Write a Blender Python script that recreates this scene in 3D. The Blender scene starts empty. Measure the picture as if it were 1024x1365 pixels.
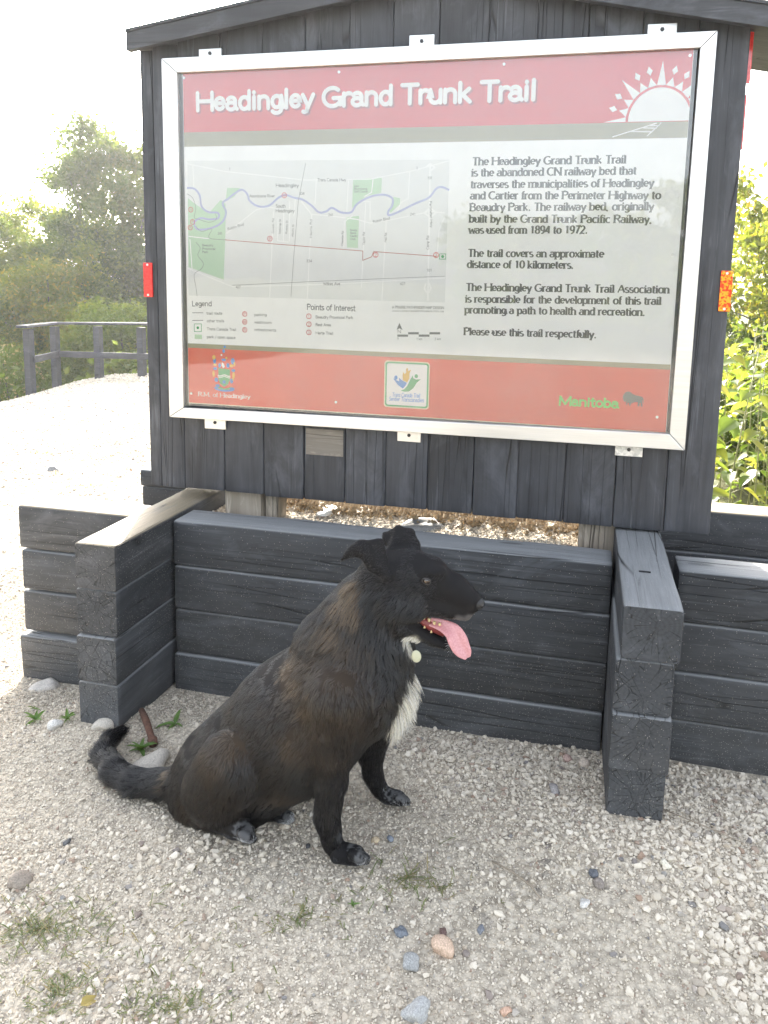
import bpy, bmesh, math, random
import numpy as np
from mathutils import Vector, Matrix, kdtree

sc = bpy.context.scene
COL = sc.collection
R_ = math.radians

# ---------------------------------------------------------------- camera
cam_d = bpy.data.cameras.new("camera")
cam = bpy.data.objects.new("camera", cam_d)
COL.objects.link(cam)
sc.camera = cam
CAM_POS = np.array([.885, -2.209, 1.328])
_yaw, _pitch, _roll = -.231, -.149, .023
_F = np.array([math.sin(_yaw)*math.cos(_pitch), math.cos(_yaw)*math.cos(_pitch), math.sin(_pitch)])
_Rt = np.array([math.cos(_yaw), -math.sin(_yaw), 0.])
_U = np.cross(_Rt, _F)
_R2 = _Rt*math.cos(_roll)+_U*math.sin(_roll)
_U2 = -_Rt*math.sin(_roll)+_U*math.cos(_roll)
M = Matrix.Identity(4)
for i in range(3):
    M[i][0] = _R2[i]; M[i][1] = _U2[i]; M[i][2] = -_F[i]; M[i][3] = CAM_POS[i]
cam.matrix_world = M
cam_d.sensor_fit = 'VERTICAL'
cam_d.sensor_height = 36.0
cam_d.sensor_width = 27.0
cam_d.lens = 1046.0/1365.0*36.0
cam_d.shift_x = -(542.8-512.0)/1365.0
cam_d.shift_y = (531.9-682.5)/1365.0
cam_d.clip_start = .05
cam_d.clip_end = 3000

# ---------------------------------------------------------------- world, sun, exposure
SUN_EL, SUN_AZ = R_(23.0), R_(-22.0)       # azimuth from +Y towards +X
w = bpy.data.worlds.new("World"); sc.world = w; w.use_nodes = True
wn = w.node_tree.nodes; wl = w.node_tree.links
bg = wn["Background"]
sky = wn.new("ShaderNodeTexSky"); sky.sky_type = 'NISHITA'; sky.sun_disc = False
sky.sun_elevation = SUN_EL; sky.sun_rotation = SUN_AZ
sky.air_density = 1.0; sky.dust_density = 4.0; sky.ozone_density = 1.0; sky.altitude = 0
hs = wn.new("ShaderNodeHueSaturation"); hs.inputs["Saturation"].default_value = .40       # thin summer haze: a pale sky
wl.new(sky.outputs[0], hs.inputs["Color"]); wl.new(hs.outputs[0], bg.inputs[0]); bg.inputs[1].default_value = .14
sd = bpy.data.lights.new("sun", 'SUN'); sd.energy = 2.7; sd.angle = R_(.6); sd.color = (1, .93, .82)
sun = bpy.data.objects.new("sun", sd); COL.objects.link(sun)
_sdir = Vector((math.sin(SUN_AZ)*math.cos(SUN_EL), math.cos(SUN_AZ)*math.cos(SUN_EL), math.sin(SUN_EL)))
sun.rotation_euler = _sdir.to_track_quat('Z', 'Y').to_euler()
sun.location = (0, 0, 12)
vs = sc.view_settings
sc.display_settings.display_device = 'sRGB'
vs.view_transform = 'Standard'; vs.look = 'None'; vs.exposure = 2.74; vs.gamma = 1; vs.use_curve_mapping = False
sc.cycles.use_denoising = True
try: sc.cycles.denoiser = 'OPENIMAGEDENOISE'
except Exception: pass
sc.cycles.max_bounces = 8; sc.cycles.transparent_max_bounces = 12
sc.cycles.caustics_reflective = False; sc.cycles.caustics_refractive = False
sc.cycles.sample_clamp_indirect = 8

rng = np.random.default_rng(7)
random.seed(7)

# ---------------------------------------------------------------- helpers
def thing(name, label, cat, loc=(0, 0, 0), group=None):
    o = bpy.data.objects.new(name, None); COL.objects.link(o)
    o.location = loc; o.empty_display_size = .1
    o['label'] = label; o['category'] = cat
    if group: o['group'] = group
    return o
def tag(o, label, cat, group=None):
    o['label'] = label; o['category'] = cat
    if group: o['group'] = group
    return o
def kind(o, k):
    o['kind'] = k; return o
def wloc(o):
    v = Vector((0, 0, 0))
    while o is not None:
        v += o.location; o = o.parent
    return v
def fmesh(name, V, F, mats=None, smooth=False, midx=None):
    """fast mesh from arrays; F is an (m,k) array or a list of such arrays"""
    V = np.asarray(V, np.float32).reshape(-1, 3)
    Fs = F if isinstance(F, list) and len(F) and isinstance(F[0], np.ndarray) and F[0].ndim == 2 else None
    me = bpy.data.meshes.new(name)
    if Fs is None and isinstance(F, list):
        me.from_pydata([tuple(map(float, v)) for v in V], [], [tuple(int(i) for i in f) for f in F])
    else:
        if Fs is None: Fs = [np.asarray(F)]
        Fs = [f for f in Fs if len(f)]
        loops = np.concatenate([f.ravel() for f in Fs]).astype(np.int32)
        tot = np.concatenate([np.full(len(f), f.shape[1]) for f in Fs]).astype(np.int32)
        st = np.concatenate([[0], np.cumsum(tot)[:-1]]).astype(np.int32)
        me.vertices.add(len(V)); me.vertices.foreach_set("co", V.ravel())
        me.loops.add(len(loops)); me.loops.foreach_set("vertex_index", loops)
        me.polygons.add(len(tot)); me.polygons.foreach_set("loop_start", st)
        me.polygons.foreach_set("loop_total", tot)
        me.update(calc_edges=True)
    for m in (mats or []): me.materials.append(m)
    if midx is not None: me.polygons.foreach_set("material_index", np.asarray(midx, np.int32))
    me.polygons.foreach_set("use_smooth", np.full(len(me.polygons), bool(smooth)))
    me.update()
    return me
def link(name, me, parent=None, loc=None):
    """link mesh data whose vertices are in world space"""
    o = bpy.data.objects.new(name, me); COL.objects.link(o)
    if parent is not None:
        o.parent = parent; o.location = -wloc(parent)
    return o
def centre(o):
    """move the origin of a freshly built world-space mesh to its centre"""
    me = o.data; n = len(me.vertices); co = np.empty(n*3, np.float32); me.vertices.foreach_get("co", co)
    co = co.reshape(-1, 3); c = (co.min(0)+co.max(0))/2; co -= c
    me.vertices.foreach_set("co", co.ravel()); o.location += Vector([float(x) for x in c]); me.update()
    return o
def part(name, V, F, mat, parent=None, smooth=False):
    return centre(link(name, fmesh(name, V, F, [mat] if mat else None, smooth), parent))
class MB:
    def __init__(s): s.v = []; s.f = []
    def add(s, V, F):
        b = len(s.v); s.v += [tuple(v) for v in V]; s.f += [tuple(i+b for i in f) for f in F]
    def box(s, x0, x1, y0, y1, z0, z1):
        s.add([(x, y, z) for x in (x0, x1) for y in (y0, y1) for z in (z0, z1)],
              [(0, 1, 3, 2), (4, 6, 7, 5), (0, 4, 5, 1), (2, 3, 7, 6), (0, 2, 6, 4), (1, 5, 7, 3)])
    def tube(s, pts, rs, n=8, cap=True):
        pts = [Vector(p) for p in pts]
        if not hasattr(rs, '__len__'): rs = [rs]*len(pts)
        V = []; up = Vector((.13, .21, 1)).normalized()
        for i, p in enumerate(pts):
            d = (pts[min(i+1, len(pts)-1)]-pts[max(i-1, 0)]).normalized()
            a = d.cross(up)
            if a.length < .05: a = d.cross(Vector((1, 0, 0)))
            a.normalize(); b = d.cross(a)
            for k in range(n):
                t = 2*math.pi*k/n
                V.append(p+(a*math.cos(t)+b*math.sin(t))*rs[i])
        F = [(i*n+k, i*n+(k+1) % n, (i+1)*n+(k+1) % n, (i+1)*n+k) for i in range(len(pts)-1) for k in range(n)]
        if cap: F += [tuple(range(n))[::-1], tuple((len(pts)-1)*n+k for k in range(n))]
        s.add(V, F)
    def make(s, name, mat, parent=None, smooth=False):
        return part(name, s.v, s.f, mat, parent, smooth)
def bevel_box(name, x0, x1, y0, y1, z0, z1, mat, parent=None, bev=.003, seg=2):
    bm = bmesh.new(); bmesh.ops.create_cube(bm, size=1)
    for v in bm.verts: v.co = ((v.co.x)*(x1-x0), (v.co.y)*(y1-y0), (v.co.z)*(z1-z0))
    if bev: bmesh.ops.bevel(bm, geom=bm.edges[:], offset=bev, segments=seg, affect='EDGES', profile=.5)
    me = bpy.data.meshes.new(name); bm.to_mesh(me); bm.free(); me.materials.append(mat)
    o = bpy.data.objects.new(name, me); COL.objects.link(o)
    c = Vector(((x0+x1)/2, (y0+y1)/2, (z0+z1)/2))
    if parent is not None: o.parent = parent; c = c-wloc(parent)
    o.location = c
    return o

# ---- value noise in numpy
_perm = np.random.default_rng(3).random((64, 64, 64)).astype(np.float32)
def vnoise(P, s=1.0):
    P = np.asarray(P, float)*s+1000.37
    i = np.floor(P).astype(int); f = P-i; f = f*f*(3-2*f); i = i % 64; j = (i+1) % 64
    g = lambda a, b, c: _perm[a, b, c]
    x0, y0, z0 = i.T; x1, y1, z1 = j.T; fx, fy, fz = f.T
    return (((g(x0, y0, z0)*(1-fx)+g(x1, y0, z0)*fx)*(1-fy)+(g(x0, y1, z0)*(1-fx)+g(x1, y1, z0)*fx)*fy)*(1-fz) +
            ((g(x0, y0, z1)*(1-fx)+g(x1, y0, z1)*fx)*(1-fy)+(g(x0, y1, z1)*(1-fx)+g(x1, y1, z1)*fx)*fy)*fz)*2-1

# ---------------------------------------------------------------- materials
class NT:
    """terse node builder"""
    def __init__(s, name):
        s.m = bpy.data.materials.new(name); s.m.use_nodes = True
        s.t = s.m.node_tree; s.b = s.t.nodes["Principled BSDF"]; s.out = s.t.nodes["Material Output"]
    def n(s, typ, **kw):
        nd = s.t.nodes.new("ShaderNode"+typ)
        for k, v in kw.items():
            if k.startswith('i_'):
                key = k[2:]; key = int(key) if key.isdigit() else key.replace('_', ' ')
                s.set(nd.inputs[key], v)
            else: setattr(nd, k, v)
        return nd
    def set(s, inp, v):
        if isinstance(v, bpy.types.NodeSocket): s.t.links.new(v, inp)
        elif isinstance(v, bpy.types.Node): s.t.links.new(v.outputs[0], inp)
        else:
            if hasattr(inp.default_value, '__len__') and hasattr(v, '__len__') and len(inp.default_value) == 4 and len(v) == 3: v = (*v, 1)
            inp.default_value = v
    def math(s, op, a, b=None, c=None, clamp=False):
        nd = s.n("Math", operation=op); nd.use_clamp = clamp; s.set(nd.inputs[0], a)
        if b is not None: s.set(nd.inputs[1], b)
        if c is not None: s.set(nd.inputs[2], c)
        return nd.outputs[0]
    def mix(s, fac, a, b, mode='MIX'):
        nd = s.n("Mix", data_type='RGBA', blend_type=mode); s.set(nd.inputs[0], fac); s.set(nd.inputs[6], a); s.set(nd.inputs[7], b)
        return nd.outputs[2]
    def ramp(s, fac, stops):
        nd = s.n("ValToRGB"); s.set(nd.inputs[0], fac); cr = nd.color_ramp
        while len(cr.elements) < len(stops): cr.elements.new(.5)
        for e, (p, c) in zip(cr.elements, stops):
            e.position = p; e.color = (*c, 1) if hasattr(c, '__len__') else (c, c, c, 1)
        return nd.outputs[0]
    def noise(s, vec=None, scale=5, detail=4, rough=.6, dist=0):
        nd = s.n("TexNoise"); s.set(nd.inputs["Scale"], scale); s.set(nd.inputs["Detail"], detail); s.set(nd.inputs["Roughness"], rough); s.set(nd.inputs["Distortion"], dist)
        if vec is not None: s.set(nd.inputs["Vector"], vec)
        return nd.outputs[0]
    def vec(s, v, scale=(1, 1, 1), loc=None):
        nd = s.n("Mapping"); s.set(nd.inputs[0], v); s.set(nd.inputs["Scale"], scale)
        if loc is not None: s.set(nd.inputs["Location"], loc)
        return nd.outputs[0]
    def bump(s, h, strength=.3, dist=.002, nrm=None):
        nd = s.n("Bump"); s.set(nd.inputs["Height"], h); nd.inputs["Strength"].default_value = strength; nd.inputs["Distance"].default_value = dist
        if nrm is not None: s.set(nd.inputs["Normal"], nrm)
        return nd.outputs[0]
    def base(s, col=None, rough=None, **kw):
        if col is not None: s.set(s.b.inputs["Base Color"], col)
        if rough is not None: s.set(s.b.inputs["Roughness"], rough)
        for k, v in kw.items(): s.set(s.b.inputs[k.replace('_', ' ')], v)
        return s

def simple(name, col, rough=.6, **kw):
    return NT(name).base(col, rough, **kw).m

def wood(name, dark, light, topwear=None, endgrain=False, splash=False, rough=.7, spec=.4, axis_scale=(1.6, 38, 38)):
    t = NT(name); tc = t.n("TexCoord"); oi = t.n("ObjectInfo")
    off = t.n("CombineXYZ"); r10 = t.math('MULTIPLY', oi.outputs["Random"], 37.0)
    for k in range(3): t.set(off.inputs[k], r10)
    p = t.n("VectorMath", operation='ADD'); t.set(p.inputs[0], tc.outputs["Object"]); t.set(p.inputs[1], off)
    P = p.outputs[0]
    grain = t.noise(t.vec(P, axis_scale), 1, 6, .65, .6)
    fine = t.noise(t.vec(P, (9, 260, 260)), 1, 3, .6)
    blot = t.noise(P, 5, 3, .6)
    g = t.math('ADD', t.math('MULTIPLY', grain, .6), t.math('MULTIPLY', blot, .4))
    col = t.ramp(g, [(.33, dark), (.50, tuple((a+b)/2 for a, b in zip(dark, light))), (.68, light)])
    # lighter scuffed streaks
    sc_ = t.noise(t.vec(P, (2.2, 60, 60), (3, 1, 7)), 1, 4, .7, 1.2)
    scm = t.ramp(t.math('MULTIPLY', sc_, t.math('ADD', blot, .5)), [(.60, 0.), (.78, 1.)])
    col = t.mix(t.math('MULTIPLY', scm, .45), col, tuple(min(1, c*2.6+.03) for c in light))
    # dark drying cracks along the grain
    ck = t.n("TexVoronoi", feature='DISTANCE_TO_EDGE'); t.set(ck.inputs["Vector"], t.vec(P, (.75, 30, 30), (0, 3, 1))); ck.inputs["Scale"].default_value = 1
    ckm = t.math('MULTIPLY', t.ramp(ck.outputs[0], [(.0, 1.), (.018, 0.)]), t.ramp(t.noise(t.vec(P, (1.3, 6, 6), (9, 9, 9)), 1, 2, .5), [(.47, 0.), (.55, 1.)]))
    # knots
    kn = t.n("TexVoronoi", feature='F1'); t.set(kn.inputs["Vector"], t.vec(P, (2.4, 9, 9), (5, 2, 0))); kn.inputs["Scale"].default_value = 1
    knm = t.ramp(kn.outputs[0], [(.0, 1.), (.07, .9), (.11, 0.)])
    h = t.math('ADD', t.math('MULTIPLY', grain, .8), t.math('MULTIPLY', fine, .25))
    nz = t.n("SeparateXYZ"); t.set(nz.inputs[0], tc.outputs["Normal"])
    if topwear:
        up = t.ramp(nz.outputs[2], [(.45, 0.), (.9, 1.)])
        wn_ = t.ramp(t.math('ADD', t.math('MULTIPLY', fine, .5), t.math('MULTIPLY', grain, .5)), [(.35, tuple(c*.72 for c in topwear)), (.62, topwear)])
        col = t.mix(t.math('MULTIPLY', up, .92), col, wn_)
    col = t.mix(t.math('MULTIPLY', knm, .55), col, tuple(c*.45 for c in dark))
    if endgrain:
        sp = t.n("SeparateXYZ"); t.set(sp.inputs[0], tc.outputs["Object"])
        ex = t.math('ABSOLUTE', nz.outputs[0]); em = t.ramp(ex, [(.6, 0.), (.85, 1.)])
        cy = t.math('ADD', sp.outputs[1], t.math('MULTIPLY', t.math('SUBTRACT', oi.outputs["Random"], .5), .05))
        cz = t.math('ADD', sp.outputs[2], t.math('MULTIPLY', t.math('SUBTRACT', t.math('FRACT', t.math('MULTIPLY', oi.outputs["Random"], 7.3)), .5), .06))
        rad = t.math('SQRT', t.math('ADD', t.math('MULTIPLY', cy, cy), t.math('MULTIPLY', cz, cz)))
        nn = t.noise(P, 22, 3, .6)
        ring = t.math('SINE', t.math('MULTIPLY', t.math('ADD', rad, t.math('MULTIPLY', nn, .006)), 560))
        ang = t.math('ARCTAN2', cy, cz)
        cmb = t.n("CombineXYZ"); t.set(cmb.inputs[0], t.math('MULTIPLY', ang, 3.4)); t.set(cmb.inputs[1], t.math('MULTIPLY', rad, 9)); t.set(cmb.inputs[2], r10)
        rc = t.n("TexVoronoi", feature='DISTANCE_TO_EDGE'); t.set(rc.inputs["Vector"], cmb.outputs[0]); rc.inputs["Scale"].default_value = 1.6
        rcm = t.math('MULTIPLY', t.ramp(rc.outputs[0], [(.0, 1.), (.032, 0.)]), t.ramp(t.noise(cmb.outputs[0], 1.4, 2, .5), [(.44, 0.), (.56, .9)]))
        ecol = t.mix(t.math('MULTIPLY', t.math('ADD', t.math('MULTIPLY', ring, .5), .5), .5), tuple(c*.75 for c in light), tuple(c*.9 for c in dark))
        ecol = t.mix(t.math('MULTIPLY', blot, .35), ecol, tuple(min(1, c*1.9) for c in light))
        ecol = t.mix(rcm, ecol, (.006, .006, .006))
        col = t.mix(em, col, ecol)
        h = t.math('ADD', h, t.math('MULTIPLY', em, t.math('MULTIPLY', t.math('ADD', t.math('MULTIPLY', ring, .05), t.math('MULTIPLY', rcm, -2.)), 1)))
    vv = t.math('MULTIPLY_ADD', t.math('FRACT', t.math('MULTIPLY', oi.outputs["Random"], 13.7)), .55, .72); cvv = t.n("CombineXYZ")
    for k in range(3): t.set(cvv.inputs[k], vv)
    col = t.mix(1., col, cvv.outputs[0], 'MULTIPLY')
    big = t.noise(t.vec(P, (3.2, 9, 9), (4, 4, 8)), 1, 5, .7, .8)
    col = t.mix(t.math('MULTIPLY', t.ramp(big, [(.52, 0.), (.72, 1.)]), .42), col, tuple(c*2.3+.012 for c in light))
    col = t.mix(ckm, col, tuple(c*.3 for c in dark))
    h = t.math('ADD', h, t.math('MULTIPLY', ckm, -1.6))
    if splash:
        geo = t.n("NewGeometry"); sz = t.n("SeparateXYZ"); t.set(sz.inputs[0], geo.outputs["Position"])
        dm = t.ramp(sz.outputs[2], [(0., 1.), (.38, .25), (.6, .06)])
        v2 = t.n("TexVoronoi", feature='F1'); t.set(v2.inputs["Vector"], geo.outputs["Position"]); v2.inputs["Scale"].default_value = 230
        pick = t.n("SeparateColor"); t.set(pick.inputs[0], v2.outputs["Color"])
        spk = t.math('MULTIPLY', t.ramp(v2.outputs[0], [(.14, 1.), (.28, 0.)]), t.math('GREATER_THAN', t.math('ADD', pick.outputs[0], t.math('MULTIPLY', dm, .35)), .93))
        col = t.mix(t.math('MULTIPLY', spk, .6), col, (.5, .47, .42))
        col = t.mix(t.math('MULTIPLY', t.math('MULTIPLY', dm, t.noise(geo.outputs["Position"], 9, 5, .7)), .22), col, (.34, .32, .29))
    t.base(col, rough, Specular_IOR_Level=spec)
    t.set(t.b.inputs["Normal"], t.bump(h, .75, .0028))
    return t.m

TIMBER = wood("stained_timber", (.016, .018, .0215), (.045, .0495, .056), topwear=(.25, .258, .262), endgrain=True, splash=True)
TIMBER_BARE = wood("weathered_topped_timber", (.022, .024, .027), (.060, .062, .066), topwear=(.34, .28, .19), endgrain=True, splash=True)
BOARD = wood("stained_board", (.013, .0145, .019), (.048, .051, .060), rough=.55, spec=.5)
POSTW = wood("grey_post_wood", (.20, .17, .13), (.38, .33, .27))
PATCHW = wood("bare_patch_wood", (.17, .15, .125), (.30, .27, .23))
DARKM = simple("black_steel", (.02, .02, .022), .4)
def metal():
    t = NT("brushed_aluminium"); tc = t.n("TexCoord")
    g = t.noise(t.vec(tc.outputs["Object"], (3, 90, 90)), 1, 4, .6)
    t.base(t.ramp(g, [(.3, (.60, .60, .60)), (.7, (.72, .71, .70))]), t.ramp(g, [(.3, .30), (.7, .46)]), Metallic=.82)
    t.set(t.b.inputs["Normal"], t.bump(g, .08, .001)); return t.m
ALU = metal()
def galv():
    t = NT("galvanised_plate"); tc = t.n("TexCoord")
    v = t.n("TexVoronoi"); t.set(v.inputs["Vector"], tc.outputs["Object"]); v.inputs["Scale"].default_value = 120
    s = t.n("SeparateColor"); t.set(s.inputs[0], v.outputs["Color"])
    t.base(t.ramp(s.outputs[0], [(0., (.45, .46, .46)), (1., (.75, .75, .74))]), .42, Metallic=.7); return t.m
GALV = galv()
def glass():
    t = NT("clear_acrylic_cover"); t.t.nodes.remove(t.b)
    fr = t.n("Fresnel"); fr.inputs[0].default_value = 1.5
    tr = t.n("BsdfTransparent"); gl = t.n("BsdfGlossy"); gl.inputs["Roughness"].default_value = .012
    tc = t.n("TexCoord"); nz = t.noise(tc.outputs["Object"], 3.5, 2, .5)
    t.set(gl.inputs["Normal"], t.bump(nz, .06, .01))
    dif = t.n("BsdfDiffuse"); dif.inputs[0].default_value = (.9, .9, .88, 1)
    sm = t.noise(tc.outputs["Object"], 2.2, 5, .65)
    m1 = t.n("MixShader"); t.set(m1.inputs[0], t.math('MULTIPLY', t.ramp(sm, [(.35, .25), (.7, 1.)]), .07)); t.set(m1.inputs[1], tr); t.set(m1.inputs[2], dif)
    fac = t.math('MULTIPLY', fr.outputs[0], 1.35, clamp=True)
    m2 = t.n("MixShader"); t.set(m2.inputs[0], fac); t.set(m2.inputs[1], m1.outputs[0]); t.set(m2.inputs[2], gl)
    t.set(t.out.inputs[0], m2.outputs[0]); return t.m
GLASS = glass()
def reflector(name, c1, c2):
    t = NT(name); tc = t.n("TexCoord")
    v = t.n("TexVoronoi"); t.set(v.inputs["Vector"], tc.outputs["Object"]); v.inputs["Scale"].default_value = 190
    s = t.n("SeparateColor"); t.set(s.inputs[0], v.outputs["Color"])
    t.base(t.ramp(s.outputs[0], [(.3, c1), (.7, c2)]), .18, Coat_Weight=.6); return t.m
REF_RED = reflector("red_reflector", (.62, .035, .035), (.70, .05, .045))
REF_ORG = reflector("orange_reflector", (.85, .05, .02), (1.0, .36, .03))

def stone_mat(name, stops, rough=.85, bump=.5):
    t = NT(name); tc = t.n("TexCoord"); oi = t.n("ObjectInfo")
    col = t.ramp(oi.outputs["Random"], stops)
    n = t.noise(tc.outputs["Object"], 90, 4, .65)
    col = t.mix(.5, col, t.mix(t.ramp(n, [(.3, 0.), (.7, 1.)]), (.35, .33, .31), (1, 1, .97)), 'SOFT_LIGHT')
    col = t.mix(1., col, (1.0, .982, .975), 'MULTIPLY')
    t.base(col, rough, Specular_IOR_Level=.3); t.set(t.b.inputs["Normal"], t.bump(n, bump, .002)); return t.m
LIME = stone_mat("crushed_limestone", [(0., (.52, .465, .375)), (.25, (.70, .635, .52)), (.5, (.58, .525, .43)), (.72, (.75, .685, .575)), (.84, (.46, .39, .30)), (.92, (.40, .37, .33)), (.965, (.32, .23, .17)), (.985, (.20, .20, .20)), (1., (.60, .56, .48))])
def ground_mat():
    t = NT("limestone_dust"); geo = t.n("NewGeometry"); P = geo.outputs["Position"]
    v = t.n("TexVoronoi", feature='F1'); t.set(v.inputs["Vector"], P); v.inputs["Scale"].default_value = 62
    s = t.n("SeparateColor"); t.set(s.inputs[0], v.outputs["Color"])
    v3 = t.n("TexVoronoi", feature='F1'); t.set(v3.inputs["Vector"], P); v3.inputs["Scale"].default_value = 190
    s3 = t.n("SeparateColor"); t.set(s3.inputs[0], v3.outputs["Color"])
    big = t.noise(P, 1.7, 5, .6)
    a = t.ramp(s.outputs[0], [(0., (.42, .37, .29)), (.5, (.54, .485, .39)), (.9, (.66, .60, .49)), (1., (.24, .215, .18))])
    b = t.ramp(s3.outputs[0], [(0., (.44, .39, .31)), (.6, (.57, .51, .41)), (1., (.67, .61, .50))])
    col = t.mix(t.ramp(big, [(.4, 0.), (.6, 1.)]), b, a)
    gap = t.ramp(v.outputs[0], [(.30, 1.), (.75, .45)])
    col = t.mix(.6, col, gap, 'MULTIPLY')
    col = t.mix(1., col, (1.0, .982, .975), 'MULTIPLY')
    at = t.n("Attribute"); at.attribute_name = 'soil'
    soil = t.ramp(t.noise(P, 3.3, 6, .7), [(.3, (.05, .055, .02)), (.55, (.10, .10, .035)), (.75, (.16, .13, .06))])
    col = t.mix(at.outputs["Fac"], col, soil)
    t.base(col, .95, Specular_IOR_Level=.15)
    h = t.math('ADD', t.math('MULTIPLY', v.outputs[0], -.8), t.math('MULTIPLY', v3.outputs[0], -.35))
    t.set(t.b.inputs["Normal"], t.bump(h, .9, .006)); return t.m
GROUND = ground_mat()
def soil_mat():
    t = NT("loose_brown_soil"); geo = t.n("NewGeometry"); P = geo.outputs["Position"]
    n = t.noise(P, 40, 6, .7)
    t.base(t.ramp(n, [(.3, (.20, .145, .085)), (.5, (.36, .27, .165)), (.7, (.50, .41, .27))]), .95)
    t.set(t.b.inputs["Normal"], t.bump(n, 1, .01)); return t.m
SOIL = soil_mat()
def leaf_mat(name, c0, c1, c2, trans=.45, rough=.5):
    t = NT(name); t.t.nodes.remove(t.b)
    at = t.n("Attribute"); at.attribute_name = 'tint'
    col = t.ramp(at.outputs["Fac"], [(0., c0), (.5, c1), (1., c2)])
    d = t.n("BsdfPrincipled"); t.set(d.inputs["Base Color"], col); d.inputs["Roughness"].default_value = rough; d.inputs["Specular IOR Level"].default_value = .35
    tr = t.n("BsdfTranslucent"); t.set(tr.inputs[0], t.mix(1., col, (1.9, 1.75, .9), 'MULTIPLY'))
    mx = t.n("MixShader"); mx.inputs[0].default_value = trans; t.set(mx.inputs[1], d.outputs[0]); t.set(mx.inputs[2], tr.outputs[0])
    t.set(t.out.inputs[0], mx.outputs[0]); return t.m
L_DARK = leaf_mat("dark_green_leaf", (.05, .085, .015), (.075, .115, .022), (.115, .14, .03), .55)
L_MID = leaf_mat("mid_green_leaf", (.075, .12, .018), (.11, .155, .025), (.16, .18, .03), .55)
L_YEL = leaf_mat("yellow_green_leaf", (.10, .14, .02), (.14, .175, .025), (.20, .20, .028), .55)
L_GOLD = leaf_mat("golden_leaf", (.22, .20, .025), (.28, .23, .025), (.33, .26, .04))
L_BIG = leaf_mat("broad_leaf", (.08, .13, .03), (.12, .18, .04), (.20, .21, .05), .5, .45)
L_WEED = leaf_mat("weed_leaf", (.11, .15, .06), (.17, .20, .09), (.30, .25, .14), .3)
L_ROS = leaf_mat("rosette_leaf", (.10, .19, .05), (.15, .24, .07), (.2, .26, .08), .3)
L_DRY = leaf_mat("dry_grass_blade", (.30, .24, .10), (.40, .32, .13), (.30, .28, .10), .3)
BARK = wood("bark", (.05, .042, .033), (.13, .11, .09), rough=.9, axis_scale=(6, 6, 6))
STEM = simple("green_stem", (.22, .22, .08), .6)

# ---------------------------------------------------------------- stroke lettering (flat print)
def arc(cx, cy, rx, ry, a0, a1, n=10):
    return [(cx+rx*math.cos(R_(a0+(a1-a0)*i/n)), cy+ry*math.sin(R_(a0+(a1-a0)*i/n))) for i in range(n+1)]
X = .68
G = {}
def g(ch, adv, *st): G[ch] = (adv, [list(s) for s in st])
g(' ', .36)
g('H', .86, [(.08, 0), (.08, 1)], [(.78, 0), (.78, 1)], [(.08, .52), (.78, .52)])
g('T', .72, [(.36, 0), (.36, 1)], [(.03, 1), (.69, 1)])
g('G', .88, arc(.46, .5, .40, .5, 50, 330, 16)+[(.80, .40)], [(.50, .44), (.82, .44), (.82, .08)])
g('C', .82, arc(.46, .5, .40, .5, 50, 310, 16))
g('N', .86, [(.08, 0), (.08, 1)], [(.08, 1), (.76, 0)], [(.76, 0), (.76, 1)])
g('P', .70, [(.10, 0), (.10, 1)], [(.10, 1), (.40, 1)]+arc(.40, .76, .24, .24, 90, -90, 8)+[(.10, .52)])
g('B', .74, [(.10, 0), (.10, 1)], [(.10, 1), (.38, 1)]+arc(.38, .77, .22, .23, 90, -90, 8)+[(.10, .54)], [(.38, .54)]+arc(.40, .27, .27, .27, 90, -90, 8)+[(.10, 0)])
g('A', .80, [(.04, 0), (.40, 1)], [(.40, 1), (.76, 0)], [(.16, .34), (.64, .34)])
g('R', .76, [(.10, 0), (.10, 1)], [(.10, 1), (.40, 1)]+arc(.40, .77, .23, .23, 90, -90, 8)+[(.10, .54)], [(.38, .54), (.72, 0)])
g('M', 1.0, [(.08, 0), (.10, 1)], [(.10, 1), (.50, .12)], [(.50, .12), (.90, 1)], [(.90, 1), (.92, 0)])
g('L', .62, [(.10, 0), (.10, 1)], [(.10, 0), (.56, 0)])
g('I', .30, [(.15, 0), (.15, 1)])
g('S', .64, arc(.32, .76, .25, .24, 40, 270, 10)+arc(.32, .26, .27, .26, 90, -150, 10))
g('W', 1.08, [(.03, 1), (.28, 0)], [(.28, 0), (.54, .95)], [(.54, .95), (.80, 0)], [(.80, 0), (1.05, 1)])
g('D', .84, [(.10, 0), (.10, 1)], [(.10, 1), (.36, 1)]+arc(.36, .5, .40, .5, 90, -90, 12)+[(.10, 0)])
g('E', .66, [(.10, 0), (.10, 1)], [(.10, 1), (.58, 1)], [(.10, .52), (.50, .52)], [(.10, 0), (.60, 0)])
g('F', .62, [(.10, 0), (.10, 1)], [(.10, 1), (.58, 1)], [(.10, .52), (.50, .52)])
g('J', .44, [(.30, 1), (.30, .2)]+arc(.16, .18, .14, .18, 0, -140, 6))
g('a', .58, arc(.26, .47, .19, .21, 155, 0, 8)+[(.45, .10), (.53, .02)], arc(.25, .20, .20, .20, 25, 335, 14)+[(.44, .14)])
g('b', .62, [(.09, 0), (.09, 1)], arc(.31, .34, .22, .34, 150, -150, 14))
g('c', .54, arc(.30, .34, .23, .34, 45, 315, 14))
g('d', .62, [(.52, 0), (.52, 1)], arc(.30, .34, .22, .34, 30, 330, 14))
g('e', .58, [(.08, .37), (.50, .37)]+arc(.29, .36, .21, .32, 2, 318, 16))
g('f', .36, arc(.30, .80, .14, .20, 60, 180, 6)+[(.16, 0)], [(.02, X), (.34, X)])
g('g', .60, arc(.29, .36, .21, .32, 20, 340, 14), [(.50, X), (.50, -.06)]+arc(.28, -.06, .22, .22, 0, -150, 8))
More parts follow.
